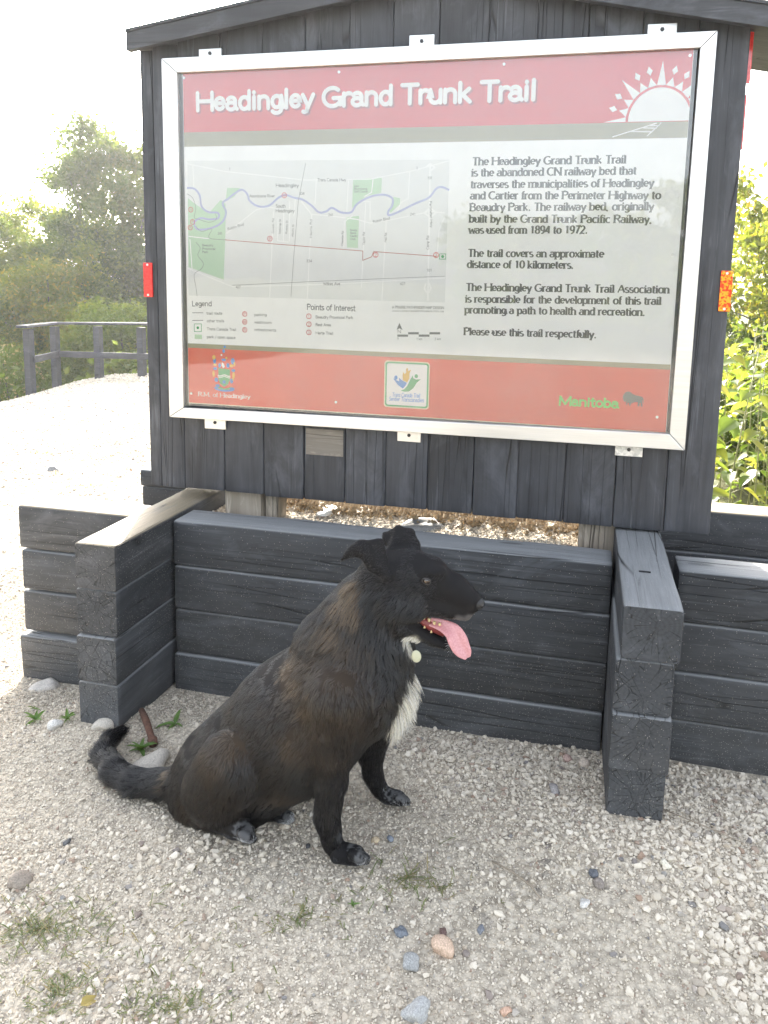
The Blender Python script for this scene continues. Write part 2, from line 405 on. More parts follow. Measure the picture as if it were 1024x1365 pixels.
g('h', .62, [(.09, 0), (.09, 1)], arc(.30, .44, .21, .24, 165, 0, 8)+[(.51, 0)])
g('i', .28, [(.13, 0), (.13, X)], [(.13, .90), (.13, .93)])
g('k', .58, [(.09, 0), (.09, 1)], [(.09, .26), (.46, X)], [(.20, .38), (.50, 0)])
g('l', .26, [(.13, 0), (.13, 1)])
g('m', .94, [(.09, 0), (.09, X)], arc(.28, .46, .19, .22, 165, 0, 8)+[(.47, 0)], arc(.66, .46, .19, .22, 165, 0, 8)+[(.85, 0)])
g('n', .62, [(.09, 0), (.09, X)], arc(.30, .44, .21, .24, 165, 0, 8)+[(.51, 0)])
g('o', .62, arc(.31, .34, .24, .34, 0, 360, 18))
g('p', .62, [(.09, -.28), (.09, X)], arc(.31, .34, .22, .34, 150, -150, 14))
g('q', .62, [(.52, -.28), (.52, X)], arc(.30, .34, .22, .34, 30, 330, 14))
g('r', .42, [(.09, 0), (.09, X)], arc(.30, .42, .21, .26, 165, 65, 6))
g('s', .48, arc(.24, .51, .17, .165, 40, 265, 8)+arc(.24, .17, .19, .17, 85, -150, 8))
g('t', .38, [(.16, .92), (.16, .16)]+arc(.27, .14, .11, .14, 180, 300, 5), [(.02, X), (.34, X)])
g('u', .62, [(.09, X), (.09, .24)]+arc(.30, .24, .21, .24, 180, 345, 8), [(.52, X), (.52, 0)])
g('v', .56, [(.04, X), (.28, 0)], [(.28, 0), (.52, X)])
g('w', .84, [(.03, X), (.22, 0)], [(.22, 0), (.42, .62)], [(.42, .62), (.62, 0)], [(.62, 0), (.81, X)])
g('x', .56, [(.06, 0), (.50, X)], [(.06, X), (.50, 0)])
g('y', .56, [(.04, X), (.29, .02)], [(.52, X), (.24, -.12)]+arc(.12, -.14, .12, .13, 10, -120, 5))
g('z', .52, [(.06, X), (.46, X), (.06, 0), (.48, 0)])
g('0', .62, arc(.31, .5, .24, .5, 0, 360, 18)); g('1', .62, [(.34, 0), (.34, 1)], [(.34, 1), (.16, .84)])
g('2', .62, arc(.30, .74, .22, .26, 160, -35, 10)+[(.08, 0), (.54, 0)])
g('3', .62, arc(.28, .77, .20, .23, 150, -80, 9), arc(.28, .27, .24, .27, 80, -150, 10))
g('4', .62, [(.44, 0), (.44, 1)], [(.44, 1), (.05, .28), (.58, .28)])
g('7', .62, [(.08, 1), (.55, 1), (.22, 0)])
g('8', .62, arc(.31, .76, .20, .24, 0, 360, 14), arc(.31, .26, .24, .26, 0, 360, 14))
g('9', .62, arc(.31, .68, .22, .32, 0, 360, 14), [(.53, .66), (.46, .2), (.30, 0), (.14, .02)])
g('.', .30, [(.14, .04), (.14, .06)]); g(',', .30, [(.15, .06), (.08, -.14)]); g('/', .45, [(.05, -.1), (.40, 1)])

def strip(mb, pts, y, hw, closed=False, swell=None):
    """a flat ribbon in the XZ plane at depth y; hw half width (or one per point)"""
    P = [np.array(p, float) for p in pts]; n = len(P)
    if n < 2: return
    V = []
    for i in range(n):
        d0 = P[i]-P[i-1] if i > 0 else P[1]-P[0]
        d1 = P[i+1]-P[i] if i < n-1 else P[-1]-P[-2]
        d0 = d0/(np.linalg.norm(d0)+1e-12); d1 = d1/(np.linalg.norm(d1)+1e-12)
        m = d0+d1; m /= (np.linalg.norm(m)+1e-12)
        nr = np.array([-m[1], m[0]]); cosv = max(.5, abs(nr@np.array([-d1[1], d1[0]])))
        h = hw[i] if hasattr(hw, '__len__') else hw
        for s in (1, -1):
            q = P[i]+nr*s*h/cosv; V.append((q[0], y, q[1]))
    F = [(2*i, 2*i+2, 2*i+3, 2*i+1) for i in range(n-1)]
    mb.add(V, F)
def disc(mb, c, r, y, n=10, ry=None):
    mb.add([(c[0]+r*math.cos(2*math.pi*k/n), y, c[1]+(ry or r)*math.sin(2*math.pi*k/n)) for k in range(n)], [tuple(range(n))])
def poly(mb, pts, y): mb.add([(p[0], y, p[1]) for p in pts], [tuple(range(len(pts)))])
def text(mb, s, x0, z0, x1, z1, h, y, wt=.075, serif=False, slant=0, nat=False):
    """fit string s on the baseline (x0,z0)-(x1,z1), cap height h"""
    tot = sum(G[c][0] for c in s)
    d = np.array([x1-x0, z1-z0]); Ln = np.linalg.norm(d); d = d/Ln; nrm = np.array([-d[1], d[0]])
    sx = Ln/tot; cur = 0; k = 0
    for c in s:
        adv, strokes = G[c]
        for st in strokes:
            k += 1; yy = y-(k % 5)*2.0e-5
            st = [(px+slant*pz, pz) for px, pz in st]
            Q = [np.array([x0, z0])+d*((cur+px)*sx)+nrm*(pz*h) for px, pz in st]
            if serif:
                hw = []
                for i in range(len(st)):
                    a = st[max(i-1, 0)]; b = st[min(i+1, len(st)-1)]
                    dx, dz = (b[0]-a[0])*sx, (b[1]-a[1])*h; L2 = math.hypot(dx, dz)+1e-9
                    sn = abs(dz)/L2
                    if len(st) == 2 and abs(dx) > .3*abs(dz) and dx*dz > 0 and c != ',': sn *= .45
                    hw.append(h*(wt*.72+wt*.75*sn**1.6))
                strip(mb, Q, yy, hw)
                if len(st) == 2 and abs(st[0][0]-st[1][0]) < .05 and abs(st[0][1]-st[1][1]) < .08: disc(mb, Q[0], h*wt*1.25, yy-1e-5, 8)
                for e, o_ in ((0, 1), (-1, -2)):
                    px, pz = st[e]
                    if abs(st[o_][0]-px) < .3*abs(st[o_][1]-pz) and min(abs(pz-v) for v in (0, X, 1., -.28)) < .02 and len(st) >= 2 and abs(st[o_][1]-pz) > .05 and c not in 'ag0123489':
                        sl = (.17, .17) if pz < .1 else ((.18, .18) if c.isupper() or c in 'vwxy' else (.20, .03))
                        a = np.array([x0, z0])+d*((cur+px-sl[0]*.9)*sx)+nrm*(pz*h); b = np.array([x0, z0])+d*((cur+px+sl[1]*.9)*sx)+nrm*(pz*h)
                        strip(mb, [a, b], yy-1.2e-5, h*wt*.6)
            else:
                strip(mb, Q, yy, h*wt)
                disc(mb, Q[0], h*wt, yy-1e-5, 10); disc(mb, Q[-1], h*wt, yy-.7e-5, 10)
        cur += adv

# ---- printed layout of the sign, in metres on the panel
BODY=[('The Headingley Grand Trunk Trail', .5048, 1.6746, .9477, 1.6755),
('is the abandoned CN railway bed that', .5033, 1.6424, .9786, 1.6444),
('traverses the municipalities of Headingley', .5019, 1.6084, 1.0281, 1.6101),
('and Cartier from the Perimeter Highway to', .5021, 1.5759, 1.0495, 1.576),
('Beaudry Park. The railway bed, originally', .5015, 1.5415, 1.0324, 1.5451),
('built by the Grand Trunk Pacific Railway,', .5009, 1.5079, 1.03, 1.509),
('was used from 1894 to 1972.', .5012, 1.475, .8517, 1.478),
('The trail covers an approximate', .5009, 1.4062, .9022, 1.4097),
('distance of 10 kilometers.', .4993, 1.3728, .8169, 1.376),
('The Headingley Grand Trunk Trail Association', .4981, 1.3039, 1.0909, 1.3111),
('is responsible for the development of this trail', .4975, 1.2684, 1.0705, 1.2778),
('promoting a path to health and recreation.', .4968, 1.2353, 1.0279, 1.2444),
('Please use this trail respectfully.', .4963, 1.1689, .894, 1.1744)]
MAPTXT=[('Headingley', -.1222, 1.6138, -.0441, 1.6135, 11),
('Trans Canada Hwy', .0172, 1.631, .1114, 1.6304, 9),
('Assiniboine River', -.2127, 1.5823, -.1252, 1.5821, 9),
('South', -.1223, 1.5503, -.0885, 1.5503, 10),
('Headingley', -.1224, 1.5357, -.0587, 1.5359, 10),
('Roblin Blvd', -.2885, 1.4777, -.2318, 1.4948, 8),
('Roblin Blvd', .2004, 1.5037, .2547, 1.5155, 8),
('Wilkes Ave', .0389, 1.3092, .0957, 1.3105, 9),
('427', -.2626, 1.2927, -.246, 1.2931, 8),
('427', .2907, 1.316, .3076, 1.3163, 8),
('334', -.0187, 1.3809, .001, 1.3812, 8),
('334', -.0431, 1.5901, -.0254, 1.59, 8),
('241', .0538, 1.5245, .0713, 1.5245, 8),
('241', .3175, 1.5271, .3359, 1.5272, 8),
('241', -.3249, 1.4643, -.3083, 1.4645, 8),
('101', .3687, 1.6348, .3851, 1.6347, 8),
('101', .3744, 1.359, .391, 1.3593, 8),
('1', -.2821, 1.6667, -.278, 1.6666, 9),
('1', .3344, 1.6635, .338, 1.6635, 9),
('Beaudry', -.3811, 1.4261, -.3412, 1.4266, 7),
('Provincial', -.3813, 1.4147, -.334, 1.4153, 7),
('Park', -.3814, 1.4043, -.3604, 1.4046, 7),
('John', .1373, 1.6126, .1534, 1.6125, 6),
('Blumberg', .1374, 1.6047, .1799, 1.6045, 6),
('Golf Course', .1375, 1.5967, .1819, 1.5966, 6),
('Breezy', .1266, 1.479, .1486, 1.4792, 6),
('Bend', .1267, 1.4701, .1459, 1.4702, 6),
('Country', .1268, 1.4611, .1508, 1.4613, 6),
('Club', .1269, 1.4521, .1442, 1.4522, 6),
('Perimeter Hwy', .3769, 1.57, .3827, 1.4915, 8),
('Camp Rd', .3799, 1.4256, .3788, 1.467, 8),
('Harris Rd', -.0003, 1.4571, .0003, 1.5143, 7),
('Taylor Rd', .175, 1.4364, .1743, 1.4767, 7),
('Hall Rd', .2448, 1.4461, .2452, 1.4746, 7),
('Dodds Rd', -.1295, 1.4697, -.1284, 1.5174, 6),
('Seekings St', -.1065, 1.4681, -.1044, 1.5139, 6),
('Rodney St', -.0835, 1.4683, -.0815, 1.5103, 6),
('Alboro St', -.0626, 1.4593, -.0607, 1.4977, 6),
('Charette Rd', .104, 1.4338, .1055, 1.4789, 7),
('Legend', -.4219, 1.2298, -.3494, 1.2319, 17),
('trail route', -.369, 1.2033, -.3118, 1.2051, 9),
('other trails', -.3683, 1.1781, -.3058, 1.1802, 9),
('Trans Canada Trail', -.3688, 1.1518, -.263, 1.1528, 9),
('park / open space', -.3692, 1.1254, -.2654, 1.1265, 9),
('parking', -.198, 1.204, -.1548, 1.2054, 9),
('washroom', -.1982, 1.1801, -.1375, 1.1802, 9),
('refreshments', -.1984, 1.1551, -.1212, 1.156, 9),
('Points of Interest', -.0162, 1.2305, .1472, 1.2308, 18),
('Beaudry Provincial Park', .0139, 1.2033, .1398, 1.2056, 9),
('Rest Area', .014, 1.1789, .0656, 1.1798, 9),
('Harte Trail', .0142, 1.1525, .0737, 1.1529, 9),
('A PRAIRIE PATHFINDER MAP DESIGN', .2668, 1.2427, .432, 1.2459, 8),
('www.prairiepathfinders.mb.ca', .267, 1.2327, .4322, 1.236, 6),
('0', .2859, 1.1462, .2897, 1.1464, 7),
('1 km', .3473, 1.1468, .3661, 1.1475, 7),
('2 km', .4052, 1.1491, .4256, 1.1499, 7),
('N', .2864, 1.1665, .2978, 1.1669, 10),
('P', -.2364, 1.2047, -.2281, 1.2049, 9),
('W', -.2377, 1.1787, -.2272, 1.1791, 9),
('R', -.2368, 1.1527, -.2285, 1.1531, 9),
('1', -.0111, 1.2044, -.0071, 1.2045, 9),
('2', -.012, 1.1789, -.006, 1.1791, 9),
('3', -.0118, 1.1525, -.0058, 1.1527, 9),
('W', -.0974, 1.5839, -.0885, 1.5839, 8),
('P', -.1457, 1.4474, -.1387, 1.4475, 9),
('2', .2069, 1.4018, .2145, 1.4019, 11),
('3', .3989, 1.4038, .4062, 1.4039, 11),
('H', -.4232, 1.5397, -.4158, 1.5397, 8),
('P', -.4177, 1.5003, -.4103, 1.5003, 8),
('R', -.4265, 1.4823, -.4191, 1.4824, 8)]
RIVER=[(-.4322,1.6125),(-.4061,1.6096),(-.3876,1.5891),(-.3809,1.5537),(-.3572,1.5361),(-.324,1.5334),(-.3232,1.5166),(-.3555,1.5128),(-.3847,1.5164),(-.4081,1.5031),(-.3959,1.4807),(-.3455,1.4857),(-.3078,1.5055),(-.295,1.5353),(-.306,1.564),(-.2873,1.5778),(-.2614,1.5961),(-.2389,1.6061),(-.2207,1.5933),(-.2108,1.5704),(-.1805,1.5539),(-.1453,1.5567),(-.1153,1.5794),(-.0904,1.5893),(-.0608,1.5811),(-.0313,1.5748),(-.0018,1.5567),(.0227,1.5361),(.0469,1.5388),(.0662,1.5496),(.0952,1.5362),(.1287,1.5363),(.1475,1.5613),(.1897,1.5833),(.2318,1.5894),(.2599,1.5788),(.2604,1.5569),(.2486,1.5393),(.2516,1.5278),(.284,1.5393),(.3296,1.5613),(.3748,1.5804),(.3967,1.6062),(.4146,1.6113),(.4373,1.6026)]
TRAIL=[(-.2992,1.4477),(-.1407,1.4373),(.1686,1.4183),(.169,1.3894),(.1974,1.4007),(.2038,1.417),(.4025,1.4056)]
TRAIL2=[[(-.4326,1.5939),(-.4119,1.5798),(-.402,1.5472),(-.4078,1.5191),(-.3921,1.5126),(-.3556,1.5034),(-.3294,1.5129),(-.3323,1.5315)],[(-.4031,1.491),(-.3823,1.4742),(-.3455,1.482),(-.3564,1.4537),(-.2992,1.4477)],[(-.404,1.4391),(-.3885,1.4203),(-.3974,1.3965),(-.3788,1.373),(-.3844,1.3539),(-.4114,1.3342),(-.4068,1.2959),(-.4021,1.2623)],[(-.0219,1.6865),(-.046,1.5703),(-.0605,1.406),(-.0704,1.2711)],[(-.275,1.3019),(.0584,1.3235),(.4317,1.3459)]]
ROADS=[[(-.4306,1.6893),(-.3016,1.6641),(-.0217,1.6348),(.1888,1.6361),(.3271,1.661),(.4347,1.6881)],[(-.4323,1.353),(-.275,1.2971),(.0585,1.3124),(.4318,1.3406)],[(-.1304,1.5384),(-.1444,1.2597)],[(-.0017,1.5297),(-.0153,1.2614)],[(.0133,1.6328),(.0099,1.5612)],[(.119,1.6321),(.1144,1.5345)],[(.1758,1.5657),(.1655,1.3048)],[(.2427,1.5083),(.2331,1.2655)],[(-.4098,1.6863),(-.4081,1.6124)],[(.3135,1.6568),(.3108,1.5787),(.288,1.5657),(.2748,1.5349)],[(.1481,1.515),(.191,1.5036),(.2473,1.5119),(.3804,1.5396)],[(-.2938,1.4683),(-.1907,1.5429),(-.1504,1.5521),(-.1153,1.5476)],[(-.1144,1.5202),(-.1165,1.4468)],[(-.0954,1.5385),(-.0965,1.4443)],[(-.0756,1.5703),(-.0765,1.4445)],[(-.1165,1.4468),(-.0765,1.4426)],[(-.0559,1.5793),(-.0607,1.525)],[(-.0362,1.5703),(-.0017,1.5297),(.0567,1.5254),(.1481,1.515)],[(-.4302,1.4577),(-.3565,1.4509)],[(.106,1.4284),(.1071,1.5076),(.1337,1.5256)],[(.1982,1.636),(.1942,1.5965),(.1708,1.5834)],[(.3804,1.5396),(.4259,1.5353)],[(.4066,1.4198),(.4094,1.483),(.4262,1.5266)],[(.1663,1.5701),(.1899,1.5683),(.1908,1.5125)],[(-.425,1.4483),(-.4195,1.3532)]]
ROADW=[[(.3765,1.682),(.3805,1.2696)],[(.3623,1.5352),(.3801,1.5509),(.3988,1.5352),(.3809,1.5221),(.3623,1.5352)],[(.3726,1.3232),(.3684,1.3052),(.3799,1.292),(.3896,1.3075),(.3818,1.3252)],[(.3633,1.6693),(.3766,1.6803),(.3904,1.669),(.3772,1.658)]]
GREENS=[[(-.4298,1.5799),(-.3966,1.5565),(-.3552,1.5333),(-.313,1.5751),(-.2967,1.5612),(-.2978,1.4776),(-.3061,1.3192),(-.4322,1.3578)],[(-.2899,1.6119),(-.245,1.6117),(-.2657,1.5842),(-.2966,1.5704)],[(.1341,1.6364),(.2261,1.6402),(.2251,1.5947),(.1849,1.5878),(.1521,1.5701),(.1315,1.5479)],[(.1117,1.5211),(.1546,1.5257),(.1522,1.4271),(.1166,1.4285)],[(.2645,1.5832),(.2849,1.5788),(.2853,1.5613),(.2562,1.5349),(.2504,1.5419)]]
MAPBG=[(-.4294,1.6985),(.4355,1.6915),(.4341,1.2657),(-.4341,1.2644)]
CIRC=[(-.2322,1.2096),(-.2324,1.1837),(-.2326,1.1577),(-.0091,1.2091),(-.009,1.1838),(-.0089,1.1573),(-.0934,1.5884),(-.1427,1.453),(.2106,1.4072),(.4024,1.4091),(-.42,1.5434),(-.4144,1.5041),(-.4232,1.4861)]
MARK=([(-.4145,1.1707),(-.3887,1.1716),(-.3892,1.1462),(-.415,1.1452)],[(.4132,1.4128),(.4324,1.4131),(.4328,1.3972),(.4137,1.3969)])
SWATCH=[(-.4141,1.1355),(-.3872,1.1355),(-.3875,1.1208),(-.4144,1.1207)]
LEGL=[[(-.4213,1.2075),(-.3817,1.2087)],[(-.4218,1.1821),(-.3821,1.1835)]]
SBAR=[[(.2857,1.1582),(.3202,1.1595)],[(.32,1.1668),(.3543,1.1681)],[(.3545,1.1608),(.3886,1.1621)],[(.3884,1.1694),(.4222,1.1706)]]
ARROW=[(.2914,1.1987),(.3023,1.1762),(.2918,1.1814),(.2825,1.1755)]
BADGE_LINES=[('Trans Canada Trail', .2724, .964, .3631, .9656),
('Sentier Transcanadien', .262, .9504, .376, .9511)]
BADGE=[(.2456,1.0775),(.3925,1.0796),(.3931,.9299),(.2465,.9282)]
BGREEN=[(.3003,.9843),(.3121,.9897),(.3214,1.0007),(.3304,1.021),(.3391,1.0359),(.3398,1.0261),(.3493,1.0224),(.3647,1.0239),(.3519,1.0128),(.3406,.9935),(.3265,.983),(.3123,.9817)]
BBLUE=[(.2743,1.0228),(.2852,1.0175),(.2948,1.014),(.2941,1.025),(.3043,1.0173),(.3199,1.0107),(.3143,.9991),(.3068,.9913),(.2903,1.0026)]
BGOLD=[(.3067,1.0174),(.3054,1.0337),(.307,1.0454),(.311,1.0375),(.3203,1.0456),(.3325,1.0532),(.3276,1.0395),(.3274,1.0255),(.3211,1.0117),(.3115,1.0154)]
BHEAD=[(.3498,1.0331),(.2838,1.0252),(.3195,1.0495)]
BDOT=[(.3313,.9837),(.3411,.9912),(.3408,.9854)]
RM=(-.4053,.9283,-.2143,.9295)
CREST={'c': (-.309,.9931),'unit': .0319}
MANI=(.7945,.967,.9707,.9702)
BISON=[(.98,1.0029),(.9841,1.0098),(.9931,1.0175),(1.0031,1.02),(1.0147,1.0155),(1.0257,1.0082),(1.041,1.0036),(1.0505,1.0002),(1.0536,.9933),(1.0531,.9775),(1.0513,.9714),(1.049,.9725),(1.0498,.9832),(1.0458,.9869),(1.0433,.9789),(1.0431,.9702),(1.0393,.9707),(1.0392,.9838),(1.0307,.988),(1.0217,.9815),(1.0136,.9731),(1.0089,.9768),(1.0011,.9803),(.9979,.971),(.9956,.9717),(.9965,.982),(.9876,.9847),(.9823,.9911)]
SUNC=(1.033,1.7887)
SUNR=[(.9475,1.788),(1.117,1.7876),(1.0251,1.8796)]
TRACK=[[(.9053,1.748),(1.0246,1.7836)],[(1.0005,1.7489),(1.0368,1.7842)],[(1.0057,1.777),(1.032,1.7764)],[(.9885,1.7712),(1.0255,1.7695)],[(.9536,1.7622),(1.0103,1.7602)]]
TITLE=(-.4016,1.85,.6878,1.8525)

# ---------------------------------------------------------------- terrain
_Fh = np.array([-.229, .973]); _Rh = np.array([.973, .229])
def sstep(a, b, x): t = np.clip((x-a)/(b-a), 0, 1); return t*t*(3-2*t)
def height(x, y):
    x = np.asarray(x, float); y = np.asarray(y, float)
    d = (x-.885)*_Fh[0]+(y+2.209)*_Fh[1]; l = (x-.885)*_Rh[0]+(y+2.209)*_Rh[1]
    h = -.03*sstep(-.22, -.04, y)*(1-sstep(.2, .6, y))
    h = h-.045*sstep(-.55, -.75, x)*sstep(-.5, -.1, y)*(1-sstep(.4, 1.5, y))
    h = h+.045*np.exp(-(((x-1.0)/.35)**2+((y+.5)/.25)**2))
    crest = np.interp(l, [-9, -6.25, -5.7, -5.3, -5.0, -4.4, -3.5], [-1.2, -.72, -.52, -.40, -.29, -.18, -.15])
    h = h+crest*sstep(3.4, 11.0, d)
    h = h-.38*np.clip(d-12.0, 0, 6)-.25*np.clip(-l-7.2, 0, 5)
    P = np.stack([x.ravel(), y.ravel(), np.zeros(x.size)], 1)
    n = (vnoise(P, 1.3)*.012+vnoise(P, 5)*.006+vnoise(P, 17)*.003).reshape(x.shape)
    return h+n
def grid(xs, ys, name, mat, fn, parent=None):
    XX, YY = np.meshgrid(xs, ys, indexing='xy'); Z = fn(XX, YY)
    V = np.stack([XX.ravel(), YY.ravel(), Z.ravel()], 1); nx, ny = len(xs), len(ys)
    i = np.arange(nx-1)[None]+np.arange(ny-1)[:, None]*nx
    Fq = np.stack([i, i+1, i+1+nx, i+nx], -1).reshape(-1, 4)
    me = fmesh(name, V, Fq, [mat], True)
    return link(name, me, parent), V
def spaced(a, b, near0, near1, fine, grow=1.25):
    xs = list(np.arange(near0, near1+1e-6, fine)); s = fine
    while xs[-1] < b: s *= grow; xs.append(xs[-1]+s)
    s = fine
    while xs[0] > a: s *= grow; xs.insert(0, xs[0]-s)
    return np.array(xs)
xs = spaced(-900, 900, -2.5, 2.5, .035, 1.07); ys = spaced(-900, 900, -2.5, 1.5, .035, 1.07)
ground, GV = grid(xs, ys, "ground", GROUND, height)
kind(ground, 'structure')
d_ = (GV[:, 0]-.885)*_Fh[0]+(GV[:, 1]+2.209)*_Fh[1]; l_ = (GV[:, 0]-.885)*_Rh[0]+(GV[:, 1]+2.209)*_Rh[1]
soil = np.clip(np.maximum(sstep(11.7, 12.3, d_), np.maximum(sstep(-6.9, -7.6, l_), sstep(2.6, 3.4, l_)*sstep(2.0, 3.5, d_))), 0, 1)
soil = np.maximum(soil, sstep(.95, 1.15, GV[:, 0])*sstep(.76, .95, GV[:, 1]))
soil = np.maximum(soil, sstep(5, 8, np.abs(GV[:, 1]+6)*0+np.clip(-GV[:, 1]-6, 0, 99)))
at = ground.data.attributes.new('soil', 'FLOAT', 'POINT'); at.data.foreach_set('value', soil.astype(np.float32))
GZ = lambda x, y: float(height(np.array([x]), np.array([y]))[0])

# loose crushed limestone: one sheet of instanced angular stones
def stone_group(name, r0, r1, dens, seed):
    ng = bpy.data.node_groups.new(name, 'GeometryNodeTree')
    ng.interface.new_socket("Geometry", in_out='INPUT', socket_type='NodeSocketGeometry')
    ng.interface.new_socket("Geometry", in_out='OUTPUT', socket_type='NodeSocketGeometry')
    N = ng.nodes; Lk = ng.links
    gi = N.new("NodeGroupInput"); go = N.new("NodeGroupOutput")
    dist = N.new("GeometryNodeDistributePointsOnFaces"); dist.distribute_method = 'RANDOM'; dist.inputs["Seed"].default_value = seed
    na = N.new("GeometryNodeInputNamedAttribute"); na.data_type = 'FLOAT'; na.inputs["Name"].default_value = "dens"
    mu = N.new("ShaderNodeMath"); mu.operation = 'MULTIPLY'; mu.inputs[1].default_value = dens
    Lk.new(na.outputs[0], mu.inputs[0]); Lk.new(gi.outputs[0], dist.inputs["Mesh"]); Lk.new(mu.outputs[0], dist.inputs["Density"])
    g2 = N.new("GeometryNodeGeometryToInstance")
    for k in range(9):
        pt = N.new("GeometryNodePoints"); pt.inputs["Count"].default_value = 13+k % 4
        rv = N.new("FunctionNodeRandomValue"); rv.data_type = 'FLOAT_VECTOR'
        rv.inputs["Min"].default_value = (-1, -1, -1); rv.inputs["Max"].default_value = (1, 1, 1); rv.inputs["Seed"].default_value = 50+k+seed
        nz = N.new("ShaderNodeVectorMath"); nz.operation = 'NORMALIZE'; Lk.new(rv.outputs[0], nz.inputs[0])
        ml = N.new("ShaderNodeVectorMath"); ml.operation = 'MULTIPLY'; ml.inputs[1].default_value = (1, .62+.3*((k*37) % 10)/10, .45+.35*((k*53) % 10)/10); Lk.new(nz.outputs[0], ml.inputs[0])
        Lk.new(ml.outputs[0], pt.inputs["Position"])
        ch = N.new("GeometryNodeConvexHull"); Lk.new(pt.outputs[0], ch.inputs[0])
        sm = N.new("GeometryNodeSetMaterial"); sm.inputs["Material"].default_value = LIME; Lk.new(ch.outputs[0], sm.inputs[0])
        Lk.new(sm.outputs[0], g2.inputs[0])
    iop = N.new("GeometryNodeInstanceOnPoints"); Lk.new(dist.outputs["Points"], iop.inputs["Points"]); Lk.new(g2.outputs[0], iop.inputs["Instance"])
    iop.inputs["Pick Instance"].default_value = True
    rr = N.new("FunctionNodeRandomValue"); rr.data_type = 'FLOAT_VECTOR'; rr.inputs["Min"].default_value = (-.6, -.6, 0); rr.inputs["Max"].default_value = (.6, .6, 6.28)
    e2r = N.new("FunctionNodeEulerToRotation"); Lk.new(rr.outputs[0], e2r.inputs[0]); Lk.new(e2r.outputs[0], iop.inputs["Rotation"])
    rs = N.new("FunctionNodeRandomValue"); rs.data_type = 'FLOAT'; rs.inputs[2].default_value = 0; rs.inputs[3].default_value = 1; rs.inputs["Seed"].default_value = 3
    pw = N.new("ShaderNodeMath"); pw.operation = 'POWER'; pw.inputs[1].default_value = 2.4; Lk.new(rs.outputs[1], pw.inputs[0])
    mr = N.new("ShaderNodeMath"); mr.operation = 'MULTIPLY_ADD'; mr.inputs[1].default_value = r1-r0; mr.inputs[2].default_value = r0; Lk.new(pw.outputs[0], mr.inputs[0])
    sa = N.new("GeometryNodeInputNamedAttribute"); sa.data_type = 'FLOAT'; sa.inputs["Name"].default_value = "size"
    mz = N.new("ShaderNodeMath"); mz.operation = 'MULTIPLY'; Lk.new(mr.outputs[0], mz.inputs[0]); Lk.new(sa.outputs[0], mz.inputs[1])
    Lk.new(mz.outputs[0], iop.inputs["Scale"])
    Lk.new(iop.outputs[0], go.inputs[0]); return ng
def scatter(name, xs, ys, fn, densfn, sizefn, r0, r1, dens, seed):
    o, V = grid(xs, ys, name, LIME, fn)
    a = o.data.attributes.new('dens', 'FLOAT', 'POINT'); a.data.foreach_set('value', np.asarray(densfn(V[:, 0], V[:, 1]), np.float32))
    a = o.data.attributes.new('size', 'FLOAT', 'POINT'); a.data.foreach_set('value', np.asarray(sizefn(V[:, 0], V[:, 1]), np.float32))
    m = o.modifiers.new("stones", 'NODES'); m.node_group = stone_group(name+"_nodes", r0, r1, dens, seed)
    return kind(o, 'stuff')
def blocked(x, y):       # inside the timber stacks
    b = ((y > -.0) & (y < .15) & (x > -.99)) | ((x > -.56) & (x < -.40) & (y > -.31)) | ((x > .97) & (x < 1.12) & (y > -.39)) | ((y > .14) & (y < .74) & (x > -.41) & (x < .98))
    return b
def patchy(x, y, s=2.1, lo=-.25, hi=.2, seed=0):
    P = np.stack([x+seed, y-seed, np.zeros_like(x)], 1); return sstep(lo, hi, vnoise(P, s)+.5*vnoise(P, s*2.7))
gx = np.arange(-2.2, 2.6, .04); gy = np.arange(-3.0, 1.2, .04)
scatter("crushed_limestone", gx, gy, lambda x, y: height(x, y)+.002,
        lambda x, y: np.where(blocked(x, y), 0, .08+.92*patchy(x, y, 1.7, -.3, .35)), lambda x, y: .68+.42*patchy(x, y, 1.3, -.4, .4, 5), .0038, .0145, 9500, 1)
scatter("limestone_grit", gx[(gx > -1.8) & (gx < 2)], gy[(gy > -1.6) & (gy < .8)], lambda x, y: height(x, y)+.001,
        lambda x, y: np.where(blocked(x, y), 0, 1.), lambda x, y: x*0+1, .0015, .0048, 24000, 11)
gx2 = np.arange(-10, -.3, .2); gy2 = np.arange(-.4, 12, .2)
scatter("scattered_limestone", gx2, gy2, lambda x, y: height(x, y)+.001,
        lambda x, y: np.where(blocked(x, y) | ((x > -2.2) & (y < 1.2)), 0, (.35+.65*patchy(x, y, .8))*np.clip(1.5-y/9, .25, 1)), lambda x, y: 1+.12*np.clip(y, 0, 8), .006, .014, 1500, 21)

